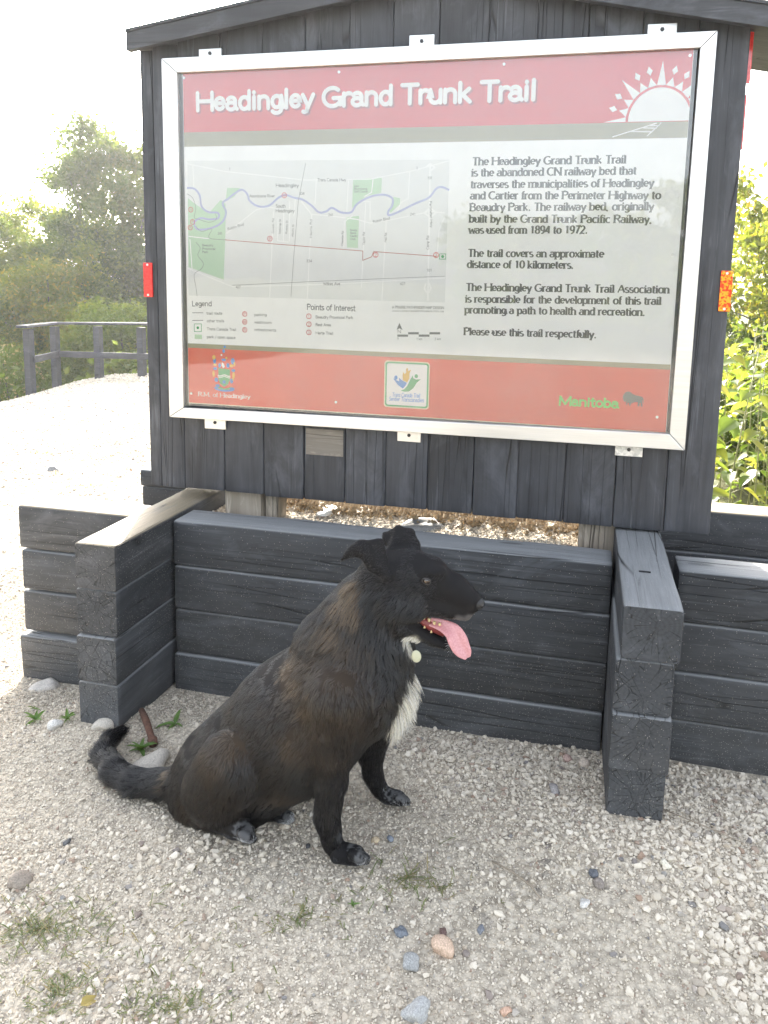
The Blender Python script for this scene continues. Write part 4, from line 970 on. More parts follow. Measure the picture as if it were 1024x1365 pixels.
# ---- the dog's masses: capsules and triangles in metres, with coat flow, length and lift
DOG=[
('c',[0.364,-0.54,0.3909,0.1425],[0.2393,-0.54,0.2613,0.1571],0.95,0.03,(-0.62,0,-0.6),0.02,0.24),
('c',[0.2393,-0.54,0.2613,0.1571],[0.0639,-0.55,0.1011,0.139],0.95,0.03,(-0.62,0,-0.6),0.02,0.24),
('c',[-0.0109,-0.55,0.0546,0.0875],[-0.0109,-0.55,0.0546,0.0875],1.1,0.03,(-0.3,0,-0.9),0.025,0.3),
('c',[0.429,-0.54,0.4811,0.0825],[0.4274,-0.54,0.3623,0.078],0.9,0.03,(0.25,0,-0.95),0.034,0.5),
('c',[0.4485,-0.54,0.6033,0.0728],[0.3814,-0.54,0.4746,0.1095],0.85,0.03,(-0.35,0,-0.9),0.04,0.42),
('c',[0.4034,-0.54,0.598,0.0575],[0.3314,-0.54,0.4678,0.0889],0.85,0.03,(-0.55,0,-0.75),0.034,0.42),
('c',[0.4475,-0.54,0.6559,0.0587],[0.5076,-0.54,0.6626,0.0565],0.95,0.02,(-0.95,0,-0.1),0.012,0.28),
('c',[0.5076,-0.54,0.6626,0.0565],[0.553,-0.54,0.6677,0.0476],0.95,0.02,(-0.95,0,-0.1),0.012,0.28),
('c',[0.486,-0.562,0.6113,0.0511],[0.5254,-0.558,0.6073,0.0391],1,0.02,(-0.7,0,-0.6),0.018,0.35),
('c',[0.4754,-0.518,0.5922,0.0525],[0.5176,-0.522,0.5916,0.0399],1,0.02,(-0.7,0,-0.6),0.018,0.35),
('c',[0.5611,-0.543,0.6484,0.0425],[0.6066,-0.546,0.6442,0.0371],0.78,0.014,(-0.9,0,0.35),0.006,0.2),
('c',[0.6066,-0.546,0.6442,0.0371],[0.6486,-0.548,0.6234,0.0294],0.78,0.014,(-0.9,0,0.35),0.006,0.2),
('c',[0.558,-0.556,0.6068,0.022],[0.6029,-0.556,0.6017,0.0194],1,0.01,(-0.8,0,-0.3),0.007,0.25),
('c',[0.6029,-0.556,0.6017,0.0194],[0.64,-0.552,0.5939,0.0151],1,0.01,(-0.8,0,-0.3),0.007,0.25),
('c',[0.5533,-0.532,0.5964,0.0223],[0.5992,-0.534,0.592,0.0196],1,0.01,(-0.8,0,-0.3),0.007,0.25),
('c',[0.5992,-0.534,0.592,0.0196],[0.6382,-0.54,0.5886,0.0152],1,0.01,(-0.8,0,-0.3),0.007,0.25),
('c',[0.5856,-0.569,0.6927,0.0092],[0.5641,-0.58,0.6909,0.0091],1,0.018,(-0.9,0,0.1),0.005,0.15),
('c',[0.579,-0.514,0.6718,0.0103],[0.5699,-0.504,0.6761,0.0138],1,0.012,(-0.9,0,0.1),0.005,0.15),
('c',[0.4995,-0.54,0.5567,0.0346],[0.539,-0.54,0.5344,0.0181],1.7,0.008,(-0.7,0,-0.5),0.008,0.2),
('c',[0.539,-0.54,0.5344,0.0181],[0.5719,-0.544,0.5205,0.0137],1.7,0.008,(-0.7,0,-0.5),0.008,0.2),
('c',[0.5719,-0.544,0.5205,0.0137],[0.6074,-0.546,0.5099,0.0094],1.7,0.008,(-0.7,0,-0.5),0.008,0.2),
('c',[0.373,-0.635,0.396,0.0812],[0.3573,-0.638,0.2668,0.0513],0.9,0.01,(-0.15,0,-1),0.017,0.3),
('c',[0.3573,-0.638,0.2668,0.0513],[0.3603,-0.645,0.1973,0.0351],0.9,0.01,(-0.15,0,-1),0.017,0.3),
('c',[0.3603,-0.645,0.1973,0.0351],[0.3513,-0.648,0.1035,0.0285],0.9,0.01,(-0.15,0,-1),0.017,0.3),
('c',[0.3513,-0.648,0.1035,0.0285],[0.3664,-0.648,0.0455,0.0242],0.9,0.01,(-0.15,0,-1),0.017,0.3),
('c',[0.3811,-0.648,0.0218,0.0216],[0.4227,-0.648,0.0227,0.0198],1.25,0.008,(0.9,0,-0.4),0.007,0.2),
('c',[0.4215,-0.674,0.0456,0.0136],[0.4393,-0.674,0.037,0.0127],1,0.004,(0.9,0,-0.4),0.006,0.2),
('c',[0.4164,-0.657,0.0294,0.0137],[0.4468,-0.657,0.0253,0.0128],1,0.004,(0.9,0,-0.4),0.006,0.2),
('c',[0.411,-0.639,0.0144,0.0139],[0.4417,-0.639,0.0102,0.013],1,0.004,(0.9,0,-0.4),0.006,0.2),
('c',[0.4058,-0.622,0.0021,0.014],[0.4242,-0.622,-0.0068,0.0131],1,0.004,(0.9,0,-0.4),0.006,0.2),
('c',[0.4129,-0.47,0.2729,0.0667],[0.3961,-0.445,0.1541,0.0341],0.9,0.016,(-0.1,0,-1),0.015,0.3),
('c',[0.3961,-0.445,0.1541,0.0341],[0.399,-0.43,0.0787,0.023],0.9,0.016,(-0.1,0,-1),0.015,0.3),
('c',[0.399,-0.43,0.0787,0.023],[0.4183,-0.425,0.0369,0.0212],0.9,0.016,(-0.1,0,-1),0.015,0.3),
('c',[0.4345,-0.425,0.0231,0.0183],[0.4682,-0.425,0.021,0.0173],1.25,0.008,(0.9,0,-0.4),0.007,0.2),
('c',[0.47,-0.449,0.0379,0.0123],[0.4837,-0.449,0.0322,0.0113],1,0.004,(0.9,0,-0.4),0.006,0.2),
('c',[0.4662,-0.433,0.0261,0.0124],[0.4899,-0.433,0.0222,0.0114],1,0.004,(0.9,0,-0.4),0.006,0.2),
('c',[0.4624,-0.417,0.0144,0.0125],[0.4863,-0.417,0.0105,0.0115],1,0.004,(0.9,0,-0.4),0.006,0.2),
('c',[0.4586,-0.401,0.0027,0.0126],[0.4728,-0.401,-0.0032,0.0117],1,0.004,(0.9,0,-0.4),0.006,0.2),
('c',[0.1225,-0.668,0.2074,0.0801],[0.0775,-0.664,0.1316,0.0777],0.78,0.004,(-0.35,0,-0.9),0.018,0.3),
('c',[0.1608,-0.678,0.1792,0.0415],[0.112,-0.665,0.0885,0.0318],0.9,0.012,(-0.35,0,-0.9),0.014,0.22),
('c',[0.112,-0.665,0.0885,0.0318],[0.0395,-0.66,0.071,0.025],0.9,0.012,(-0.35,0,-0.9),0.014,0.22),
('c',[0.0498,-0.665,0.0648,0.0214],[0.1318,-0.675,0.055,0.0202],1.2,0.01,(0.8,0,-0.4),0.008,0.2),
('c',[0.1318,-0.675,0.055,0.0202],[0.1635,-0.678,0.052,0.0192],1.2,0.01,(0.8,0,-0.4),0.008,0.2),
('c',[0.1626,-0.7,0.0623,0.0121],[0.1812,-0.7,0.0566,0.0112],1,0.004,(0.9,0,-0.4),0.007,0.2),
('c',[0.1554,-0.685,0.0498,0.0122],[0.1817,-0.685,0.0455,0.0113],1,0.004,(0.9,0,-0.4),0.007,0.2),
('c',[0.1482,-0.67,0.0372,0.0123],[0.1748,-0.67,0.0328,0.0114],1,0.004,(0.9,0,-0.4),0.007,0.2),
('c',[0.1415,-0.656,0.0254,0.0124],[0.1607,-0.656,0.0195,0.0115],1,0.004,(0.9,0,-0.4),0.007,0.2),
('c',[0.0283,-0.47,0.0212,0.0907],[0.1113,-0.49,-0.014,0.0427],0.9,0.012,(-0.35,0,-0.9),0.014,0.22),
('c',[0.1382,-0.55,0.0122,0.0188],[0.2181,-0.555,0.0108,0.0148],1.3,0.008,(0.8,0,-0.4),0.01,0.2),
('c',[-0.0598,-0.5816,0.075,0.0395],[-0.1266,-0.5686,0.05,0.0325],1,0.012,(-0.92,0.18,-0.34),0.026,0.35),
('c',[-0.1266,-0.5686,0.05,0.0325],[-0.1967,-0.5665,0.04,0.0309],1,0.012,(-0.99,0.03,-0.14),0.026,0.35),
('c',[-0.1967,-0.5665,0.04,0.0309],[-0.2736,-0.539,0.04,0.0296],1,0.012,(-0.94,0.34,0.0),0.026,0.35),
('c',[-0.2736,-0.539,0.04,0.0296],[-0.351,-0.4781,0.038,0.0276],1,0.012,(-0.79,0.62,-0.02),0.026,0.35),
('c',[-0.351,-0.4781,0.038,0.0276],[-0.3769,-0.4127,0.034,0.0222],1,0.012,(-0.37,0.93,-0.06),0.026,0.35),
('c',[-0.3769,-0.4127,0.034,0.0222],[-0.3703,-0.3577,0.03,0.0151],1,0.012,(0.12,0.99,-0.07),0.026,0.35),
('t',[[0.4483,-0.582,0.7522],[0.469,-0.596,0.6792],[0.4109,-0.614,0.7503]],0.0092,1,0.014,(-0.9,0,0.2),0.009,0.3),
('t',[[0.469,-0.596,0.6792],[0.4381,-0.61,0.7],[0.4109,-0.614,0.7503]],0.0092,1,0.012,(-0.9,0,0.2),0.009,0.3),
('t',[[0.4381,-0.61,0.7],[0.4262,-0.618,0.7292],[0.4109,-0.614,0.7503]],0.0084,1,0.01,(-0.9,0,0.2),0.009,0.3),
('t',[[0.4212,-0.614,0.7531],[0.4244,-0.618,0.7324],[0.3968,-0.624,0.7453]],0.0076,1,0.01,(-0.7,0,-0.5),0.008,0.3),
('t',[[0.4092,-0.62,0.7521],[0.413,-0.62,0.7319],[0.3841,-0.627,0.7347]],0.0064,1,0.008,(-0.7,0,-0.5),0.008,0.3),
('t',[[0.3968,-0.624,0.7436],[0.3973,-0.625,0.7302],[0.3732,-0.63,0.7191]],0.0047,1,0.008,(-0.7,0,-0.5),0.008,0.3),
('t',[[0.4563,-0.51,0.715],[0.5204,-0.51,0.7252],[0.4982,-0.494,0.7521]],0.0076,1,0.012,(-0.6,0,0.6),0.008,0.3),
('t',[[0.4563,-0.51,0.715],[0.4982,-0.494,0.7521],[0.4661,-0.488,0.7562]],0.0076,1,0.01,(-0.6,0,0.6),0.008,0.3),
('t',[[0.4538,-0.5,0.7114],[0.4661,-0.488,0.7562],[0.4332,-0.486,0.7359]],0.006,1,0.008,(-0.8,0,0.2),0.008,0.3),
('t',[[0.4538,-0.5,0.7114],[0.4332,-0.486,0.7359],[0.4347,-0.49,0.7171]],0.006,1,0.008,(-0.8,0,0.2),0.008,0.3)]
PATCH=[([0.339,-0.65,0.39],0.121,(0.044,0.029,0.017),0.7),([0.365,-0.65,0.492],0.093,(0.044,0.029,0.017),0.7),([0.18,-0.64,0.285],0.105,(0.044,0.029,0.017),0.3),([0.108,-0.67,0.168],0.105,(0.044,0.029,0.017),0.3),([0.286,-0.63,0.511],0.051,(0.125,0.08,0.04),0.2),([0.38,-0.6,0.632],0.025,(0.125,0.08,0.04),0.9),([0.394,-0.61,0.599],0.029,(0.125,0.08,0.04),0.9),([0.365,-0.6,0.598],0.027,(0.125,0.08,0.04),0.7),([0.349,-0.63,0.548],0.03,(0.125,0.08,0.04),0.75),([0.379,-0.64,0.525],0.025,(0.125,0.08,0.04),0.5),([0.233,-0.62,0.481],0.026,(0.125,0.08,0.04),0.7),([0.235,-0.63,0.446],0.024,(0.125,0.08,0.04),0.7),([0.271,-0.65,0.416],0.022,(0.125,0.08,0.04),0.6),([0.307,-0.66,0.372],0.024,(0.125,0.08,0.04),0.5),([0.289,-0.66,0.296],0.034,(0.125,0.08,0.04),0.35),([0.386,-0.66,0.456],0.036,(0.125,0.08,0.04),0.3),([0.124,-0.7,0.265],0.037,(0.125,0.08,0.04),0.5),([0.161,-0.7,0.262],0.024,(0.125,0.08,0.04),0.4),([0.086,-0.7,0.231],0.038,(0.044,0.029,0.017),0.7),([0.123,-0.7,0.153],0.058,(0.044,0.029,0.017),0.35),([0.014,-0.66,0.066],0.054,(0.044,0.029,0.017),0.5),([0.245,-0.64,0.154],0.045,(0.044,0.029,0.017),0.7),([0.331,-0.65,0.27],0.051,(0.044,0.029,0.017),0.5),([0.529,-0.585,0.498],0.02,(0.8,0.74,0.6),1),([0.531,-0.585,0.477],0.02,(0.8,0.74,0.6),1),([0.525,-0.57,0.519],0.019,(0.8,0.74,0.6),1),([0.533,-0.57,0.489],0.02,(0.8,0.74,0.6),1),([0.548,-0.57,0.455],0.029,(0.8,0.74,0.6),1),([0.545,-0.57,0.42],0.033,(0.8,0.74,0.6),1),([0.532,-0.57,0.381],0.033,(0.8,0.74,0.6),1),([0.517,-0.57,0.342],0.029,(0.8,0.74,0.6),1),([0.495,-0.57,0.309],0.021,(0.8,0.74,0.6),1),([0.532,-0.51,0.41],0.028,(0.8,0.74,0.6),1),([0.524,-0.51,0.361],0.027,(0.8,0.74,0.6),1),([0.44,-0.66,0.041],0.022,(0.6,0.6,0.6),0.75),([0.414,-0.65,0.04],0.014,(0.6,0.6,0.6),0.75),([0.458,-0.44,0.046],0.025,(0.6,0.6,0.6),0.75),([0.487,-0.44,0.039],0.023,(0.6,0.6,0.6),0.75),([0.164,-0.69,0.065],0.021,(0.6,0.6,0.6),0.75),([0.177,-0.69,0.058],0.014,(0.6,0.6,0.6),0.75),([0.22,-0.56,0.011],0.018,(0.6,0.6,0.6),0.75),([0.632,-0.57,0.583],0.015,(0.22,0.21,0.21),0.9),([0.652,-0.56,0.585],0.013,(0.22,0.21,0.21),0.9),([0.605,-0.57,0.578],0.01,(0.22,0.21,0.21),0.5),([0.645,-0.54,0.636],0.012,(0.22,0.21,0.21),0.6),([0.612,-0.54,0.65],0.012,(0.22,0.21,0.21),0.35),([0.608,-0.55,0.514],0.009,(0.6,0.6,0.6),0.45),([-0.086,-0.6,0.097],0.011,(0.125,0.08,0.04),0.9),([-0.093,-0.6,0.069],0.011,(0.125,0.08,0.04),0.6)]
EYE=[0.5572, -0.5855, 0.6748]
NOSE=[[0.664, -0.549, 0.6204]]
TONGUE=[[0.5614, -0.55, 0.5635, 0.009], [0.5901, -0.554, 0.5599, 0.013], [0.6135, -0.558, 0.5504, 0.018], [0.6246, -0.56, 0.5349, 0.021], [0.6338, -0.561, 0.5187, 0.02], [0.6445, -0.561, 0.5041, 0.015], [0.65, -0.561, 0.4941, 0.007]]
MOUTH=[[0.5325, -0.546, 0.5671], [0.5626, -0.546, 0.5529], [0.5893, -0.546, 0.5346]]
TEETH_UP=[[0.5483, -0.564, 0.5804, 4.5], [0.5606, -0.564, 0.5748, 3.6], [0.5724, -0.562, 0.5683, 3.2], [0.5842, -0.56, 0.5654, 2.6]]
TEETH_LO=[[0.5369, -0.566, 0.5673, 3], [0.5509, -0.565, 0.5562, 3], [0.5663, -0.563, 0.5465, 3]]
TAG=[0.5389, -0.59, 0.4963]

# ---------------------------------------------------------------- the dog
def sdf(P, prims):
    d = None
    for pr in prims:
        if pr[0] == 'c':
            a = np.array(pr[1][:3]); b = np.array(pr[2][:3]); ra, rb = pr[1][3], pr[2][3]; ls = pr[3]
            S = np.array([1, 1/ls, 1]); Q = (P-a)*S; ab = (b-a)*S; L = float(ab@ab)
            t = np.clip((Q@ab)/L, 0, 1) if L > 1e-12 else np.zeros(len(P))
            q = Q-t[:, None]*ab; di = (np.sqrt((q*q).sum(1))-(ra+(rb-ra)*t))*min(1, ls)
        else:
            a, b, c = [np.array(x) for x in pr[1]]; n = np.cross(b-a, c-a); nn = n@n
            def seg(p, q):
                e = q-p; t = np.clip(((P-p)@e)/(e@e), 0, 1); w_ = P-p-t[:, None]*e; return (w_*w_).sum(1)
            ins = (((P-a)@np.cross(n, b-a)) > 0) & (((P-b)@np.cross(n, c-b)) > 0) & (((P-c)@np.cross(n, a-c)) > 0)
            di = np.sqrt(np.where(ins, ((P-a)@n)**2/nn, np.minimum(np.minimum(seg(a, b), seg(b, c)), seg(c, a))))-pr[2]
        if d is None: d = di
        else:
            k = pr[4]; h = np.clip(.5+.5*(d-di)/k, 0, 1); d = d*(1-h)+di*h-k*h*(1-h)
    return d
def dog_field(P):
    d = sdf(P, DOG)
    for s in (-1, 1):                       # shallow eye sockets
        e = np.array(EYE)+np.array([0, 0 if s < 0 else .084, 0]); q = np.linalg.norm(P-e-np.array([.001, s*.006, 0]), axis=1)-.0085
        k = .004; h = np.clip(.5-.5*(d+q)/k, 0, 1); d = d*(1-h)-q*h+k*h*(1-h)
    gz = .004-P[:, 2]
    return np.maximum(d, gz)
def surface_nets(fn, lo, hi, h):
    lo = np.array(lo); n = np.ceil((np.array(hi)-lo)/h).astype(int)+1
    ax = [lo[i]+np.arange(n[i])*h for i in range(3)]
    D = np.empty(n, np.float32)
    for i, x in enumerate(ax[0]):
        YY, ZZ = np.meshgrid(ax[1], ax[2], indexing='ij')
        D[i] = fn(np.stack([np.full(YY.size, x), YY.ravel(), ZZ.ravel()], 1)).reshape(n[1], n[2])
    S = D < 0; c = tuple(k-1 for k in n)
    def sub(A, a, b, e): return A[a:a+c[0], b:b+c[1], e:e+c[2]]
    acc = np.zeros(c+(3,)); cnt = np.zeros(c)
    for ax_ in range(3):
        for u in (0, 1):
            for v in (0, 1):
                o0 = [0, 0, 0]; o0[(ax_+1) % 3] = u; o0[(ax_+2) % 3] = v; o1 = list(o0); o1[ax_] = 1
                a = sub(D, *o0); b = sub(D, *o1); m = (a < 0) != (b < 0)
                t = np.where(m, a/(a-b+1e-12), 0)
                p = np.zeros(c+(3,)); p[..., ax_] = t; p[..., (ax_+1) % 3] = u; p[..., (ax_+2) % 3] = v
                acc += p*m[..., None]; cnt += m
    act = cnt > 0; idx = -np.ones(c, int); idx[act] = np.arange(act.sum())
    ijk = np.argwhere(act); V = lo+(ijk+acc[act]/cnt[act][:, None])*h
    F = []
    for ax_ in range(3):
        u, v = (ax_+1) % 3, (ax_+2) % 3
        sl0 = [slice(1, c[k]) for k in range(3)]; sl0[ax_] = slice(0, c[ax_])
        sl1 = list(sl0); sl1[ax_] = slice(1, c[ax_]+1)
        A = S[tuple(sl0)]; B = S[tuple(sl1)]
        for flip, m in ((0, A & ~B), (1, ~A & B)):
            q = np.argwhere(m)
            if not len(q): continue
            off = np.ones(3, int); off[ax_] = 0; q = q+off
            du = np.zeros(3, int); du[u] = 1; dv = np.zeros(3, int); dv[v] = 1
            ids = [idx[tuple((q-x).T)] for x in (0*du, du, du+dv, dv)]
            f = np.stack(ids if not flip else ids[::-1], 1); F.append(f[(f >= 0).all(1)])
    return V, np.concatenate(F)
V, Fq = surface_nets(dog_field, (-.46, -.80, -.012), (.74, -.32, .80), .0052)
# relax
nV = len(V); ed = np.concatenate([Fq[:, [0, 1]], Fq[:, [1, 2]], Fq[:, [2, 3]], Fq[:, [3, 0]]])
for it in range(2):
    s = np.zeros_like(V); c_ = np.zeros(nV)
    for k in (0, 1):
        for j in range(3): s[:, j] += np.bincount(ed[:, k], V[ed[:, 1-k], j], nV)
        c_ += np.bincount(ed[:, k], minlength=nV)
    V = V*.5+.5*s/np.maximum(c_, 1)[:, None]
def prim_weights(P):
    ds = np.stack([sdf(P, [p]) for p in DOG], 1); return np.exp(-np.clip(ds, -.02, .1)/.006)
def attribs(P):
    W = prim_weights(P); W /= W.sum(1)[:, None]
    fl = W@np.array([p[5] for p in DOG], float); ln = W@np.array([p[6] for p in DOG], float); li = W@np.array([p[7] for p in DOG], float)
    return fl, ln, li
def coat(P, fine=False):
    c = np.tile(np.array([.0062, .0060, .0072]), (len(P), 1))
    nz = vnoise(P, 28)*.5+vnoise(P, 75)*.5
    for ctr, r, col, s in PATCH:
        d = np.linalg.norm((P-np.array(ctr))*np.array([1, .75, 1]), axis=1)/r
        d = d+nz*(.55 if s < .95 else .2)
        m = np.clip((1.55-d)/1.0 if s < .95 and col[0] < .2 else (1.25-d)/.6, 0, 1)*s
        if fine and not (col[2] > .55 and s < .9): m = np.clip(m*2.3-.85*rng.random(len(P))**1.2-.12*(vnoise(P, 95)+1), 0, 1)      # brindled, hair by hair
        if col[2] > .55 and s < .9: m = (m > rng.random(len(P)))*1.0*(s > 0)      # salt-and-pepper paws
        c = c*(1-m[:, None])+np.array(col)*m[:, None]
    return c
dog = thing("dog", "black and brindle dog with a white chest sitting on the gravel, tongue out", "dog", (.2, -.55, 0))
def dog_skin():
    t = NT("dog_coat_skin"); a = t.n("Attribute"); a.attribute_name = 'coat'
    t.base(t.mix(.6, a.outputs["Color"], (.006, .005, .005)), .75, Specular_IOR_Level=.25); return t.m
def fur_mat():
    t = NT("dog_fur"); a = t.n("Attribute"); a.attribute_name = 'coat'
    t.t.nodes.remove(t.b); h = t.n("BsdfHairPrincipled"); h.parametrization = 'COLOR'; t.set(h.inputs["Color"], a.outputs["Color"])
    h.inputs["Roughness"].default_value = .32; h.inputs["Radial Roughness"].default_value = .45; h.inputs["IOR"].default_value = 1.45; h.inputs["Random Roughness"].default_value = .3
    d = t.n("BsdfPrincipled"); t.set(d.inputs["Base Color"], a.outputs["Color"]); d.inputs["Roughness"].default_value = .30; d.inputs["Specular IOR Level"].default_value = .85
    mx = t.n("MixShader"); mx.inputs[0].default_value = .66; t.set(mx.inputs[1], h.outputs[0]); t.set(mx.inputs[2], d.outputs[0])
    t.set(t.out.inputs[0], mx.outputs[0]); return t.m
SKIN = dog_skin(); FURM = fur_mat()
me = fmesh("body", V, Fq, [SKIN], True)
ca = coat(V); ca = np.minimum(ca, np.where(V[:, 2:3] < .1, .22, 1))
# pinkish bare belly patch
at = me.attributes.new('coat', 'FLOAT_COLOR', 'POINT'); at.data.foreach_set('color', np.c_[ca, np.ones(nV)].astype(np.float32).ravel())
body = link("body", me, dog)
# fur strands
me.update(); tri_ = np.concatenate([Fq[:, [0, 1, 2]], Fq[:, [0, 2, 3]]])
A, B, C_ = V[tri_[:, 0]], V[tri_[:, 1]], V[tri_[:, 2]]
cr = np.cross(B-A, C_-A); ar = np.linalg.norm(cr, axis=1)/2; tn = cr/(2*ar[:, None]+1e-12)
cen = (A+B+C_)/3
vn = np.zeros_like(V)
for k in range(3):
    for j in range(3): vn[:, j] += np.bincount(tri_[:, k], cr[:, j], nV)
vn /= np.linalg.norm(vn, axis=1)[:, None]+1e-12
if (dog_field(cen[::200]+tn[::200]*.003)-dog_field(cen[::200])).mean() < 0:
    vn = -vn; me.flip_normals()
wgt = ar*(cen[:, 2] > .004)
wgt = wgt*np.where(cen[:, 0] > .50, np.where(cen[:, 2] > .50, 2.6, 1.), 1.)*np.where(cen[:, 1] > -.50, .55, 1.)*np.where((cen[:, 2] < .06) & (cen[:, 0] > .1), 5., 1.)
NF = 150000
ti = rng.choice(len(ar), NF, p=wgt/wgt.sum()); r1 = rng.random(NF); r2 = rng.random(NF); fl_ = r1+r2 > 1; r1[fl_] = 1-r1[fl_]; r2[fl_] = 1-r2[fl_]
P0 = A[ti]+(B[ti]-A[ti])*r1[:, None]+(C_[ti]-A[ti])*r2[:, None]
Nn = vn[tri_[ti, 0]]*(1-r1-r2)[:, None]+vn[tri_[ti, 1]]*r1[:, None]+vn[tri_[ti, 2]]*r2[:, None]; Nn /= np.linalg.norm(Nn, axis=1)[:, None]
fl, ln, li = attribs(P0)
cc = coat(P0, True); white = np.clip((cc.sum(1)-.6)/.8, 0, 1)*(P0[:, 2] > .2)
ln = ln*(1+white*.75)*rng.uniform(.7, 1.15, NF); li = li+white*.25+.14*vnoise(P0, 38)*(ln > .012)
eye_d = np.minimum(np.linalg.norm(P0-np.array(EYE), axis=1), np.linalg.norm(P0-np.array(EYE)-np.array([0, .084, 0]), axis=1))
nose_d = np.linalg.norm(P0-np.array(NOSE[0][:3]), axis=1)
keep = (eye_d > .0115) & (nose_d > .0155)
mouthd = np.min([np.linalg.norm(P0-np.array(m)-np.array([0, -.012, .0]), axis=1) for m in MOUTH], 0)
ln = ln*np.clip((nose_d-.01)/.07, .25, 1)*np.clip(mouthd/.03, .3, 1)
# fringe behind forelegs and on the belly
ln = ln*(1+.5*sstep(.09, .15, P0[:, 2])*(1-sstep(.2, .3, P0[:, 2]))*(P0[:, 0] > .12)*(P0[:, 0] < .34))
jit = np.stack([vnoise(P0+k*3.7, 19) for k in range(3)], 1)*.30+np.stack([vnoise(P0+k*9.1, 55) for k in range(3)], 1)*.34+np.stack([vnoise(P0+k*5.3, 160) for k in range(3)], 1)*.22
jit *= np.where(P0[:, 0] < -.13, .45, 1.)[:, None]; fd = fl+jit; fd -= (fd*Nn).sum(1)[:, None]*Nn; fd /= np.linalg.norm(fd, axis=1)[:, None]+1e-9
K = 5; S = np.zeros((NF, K, 3)); S[:, 0] = P0-Nn*.001; dirv = fd*(1-li)[:, None]+Nn*(li*1.0)[:, None]
for k in range(1, K):
    dv = dirv*(1-.10*k)+fd*.12*k+np.array([0, 0, -.10*k])
    dv /= np.linalg.norm(dv, axis=1)[:, None]+1e-9
    S[:, k] = S[:, k-1]+dv*(ln/(K-1))[:, None]
# gather tips into small locks
nc = 5200; ci = rng.choice(NF, nc, replace=False); kd = kdtree.KDTree(nc)
for i, j in enumerate(ci): kd.insert(P0[j], i)
kd.balance()
near = np.array([ci[kd.find(p)[1]] for p in P0])
for k in range(1, K):
    f_ = (.46*(k/(K-1))**1.3)*np.clip(ln/.02, .1, 1)
    tgt = P0*.0+S[near, k]
    dd = tgt-S[:, k]; m = np.linalg.norm(dd, axis=1) < .02
    S[:, k] += dd*(f_*m)[:, None]
S[:, :, 2] = np.maximum(S[:, :, 2], .004)
S = S[keep]; cc = cc[keep]; ln = ln[keep]; n_ = len(S)
tone = (rng.uniform(.35, 1.5, n_)**1.3)[:, None]*1.15*(1+.25*vnoise(S[:, 0], 120)[:, None])
cc = np.clip(cc*tone*np.where(cc.sum(1) > .9, 1., .62)[:, None], .002, .9)
# a few grizzled hairs on the muzzle
hc = bpy.data.hair_curves.new("fur"); hc.add_curves([K]*n_)
hc.attributes['position'].data.foreach_set('vector', S.astype(np.float32).ravel())
ra = hc.attributes.get('radius') or hc.attributes.new('radius', 'FLOAT', 'POINT')
rad = np.array([.00030, .00030, .00026, .00018, .00005])[None]*np.clip(ln/.018, .55, 1.15)[:, None]
ra.data.foreach_set('value', rad.astype(np.float32).ravel())
ct = hc.attributes.new('coat', 'FLOAT_COLOR', 'CURVE'); ct.data.foreach_set('color', np.c_[cc, np.ones(n_)].astype(np.float32).ravel())
hc.materials.append(FURM)
fur = bpy.data.objects.new("fur", hc); COL.objects.link(fur); fur.parent = dog; fur.location = -wloc(dog)

# face parts
def ell(name, c, r, mat, parent=dog, n=16, rot=None):
    V = []; F = []
    for i in range(n+1):
        th = math.pi*i/n
        for j in range(n): ph = 2*math.pi*j/n; V.append((r[0]*math.sin(th)*math.cos(ph), r[1]*math.sin(th)*math.sin(ph), r[2]*math.cos(th)))
    F = [(i*n+j, (i+1)*n+j, (i+1)*n+(j+1) % n, i*n+(j+1) % n) for i in range(n) for j in range(n)]
    if rot is not None:
        E = Matrix.Rotation(rot[1], 3, rot[0]); V = [E@Vector(v) for v in V]
    V = [(v[0]+c[0], v[1]+c[1], v[2]+c[2]) for v in V]
    return part(name, V, F, mat, parent, True)
EYEM = simple("dog_eye", (.020, .009, .004), .03, Coat_Weight=1., Coat_Roughness=.01)
PUP = simple("eyelid_rim", (.030, .027, .027), .30)
NOSEM = NT("dog_nose"); _n = NOSEM.n("TexVoronoi"); _n.inputs["Scale"].default_value = 700; _tc = NOSEM.n("TexCoord"); NOSEM.set(_n.inputs["Vector"], _tc.outputs["Object"])
NOSEM.base((.008, .008, .009), .45); NOSEM.set(NOSEM.b.inputs["Normal"], NOSEM.bump(_n.outputs[0], .5, .0006)); NOSEM = NOSEM.m
TNG = NT("tongue"); _tc = TNG.n("TexCoord"); _z = TNG.noise(_tc.outputs["Object"], 260, 3, .6)
TNG.base(TNG.ramp(_z, [(.3, (.42, .165, .175)), (.7, (.54, .25, .26))]), .30, Subsurface_Weight=.0, Coat_Weight=.3); TNG.set(TNG.b.inputs["Normal"], TNG.bump(_z, .4, .0008)); TNG = TNG.m
GUM = simple("mouth_lining", (.20, .035, .035), .35); LIPM = simple("black_lip", (.012, .011, .012), .35)
TOOTH = simple("tooth", (.62, .48, .24), .3); TAGM = simple("pale_tag", (.46, .46, .33), .35)
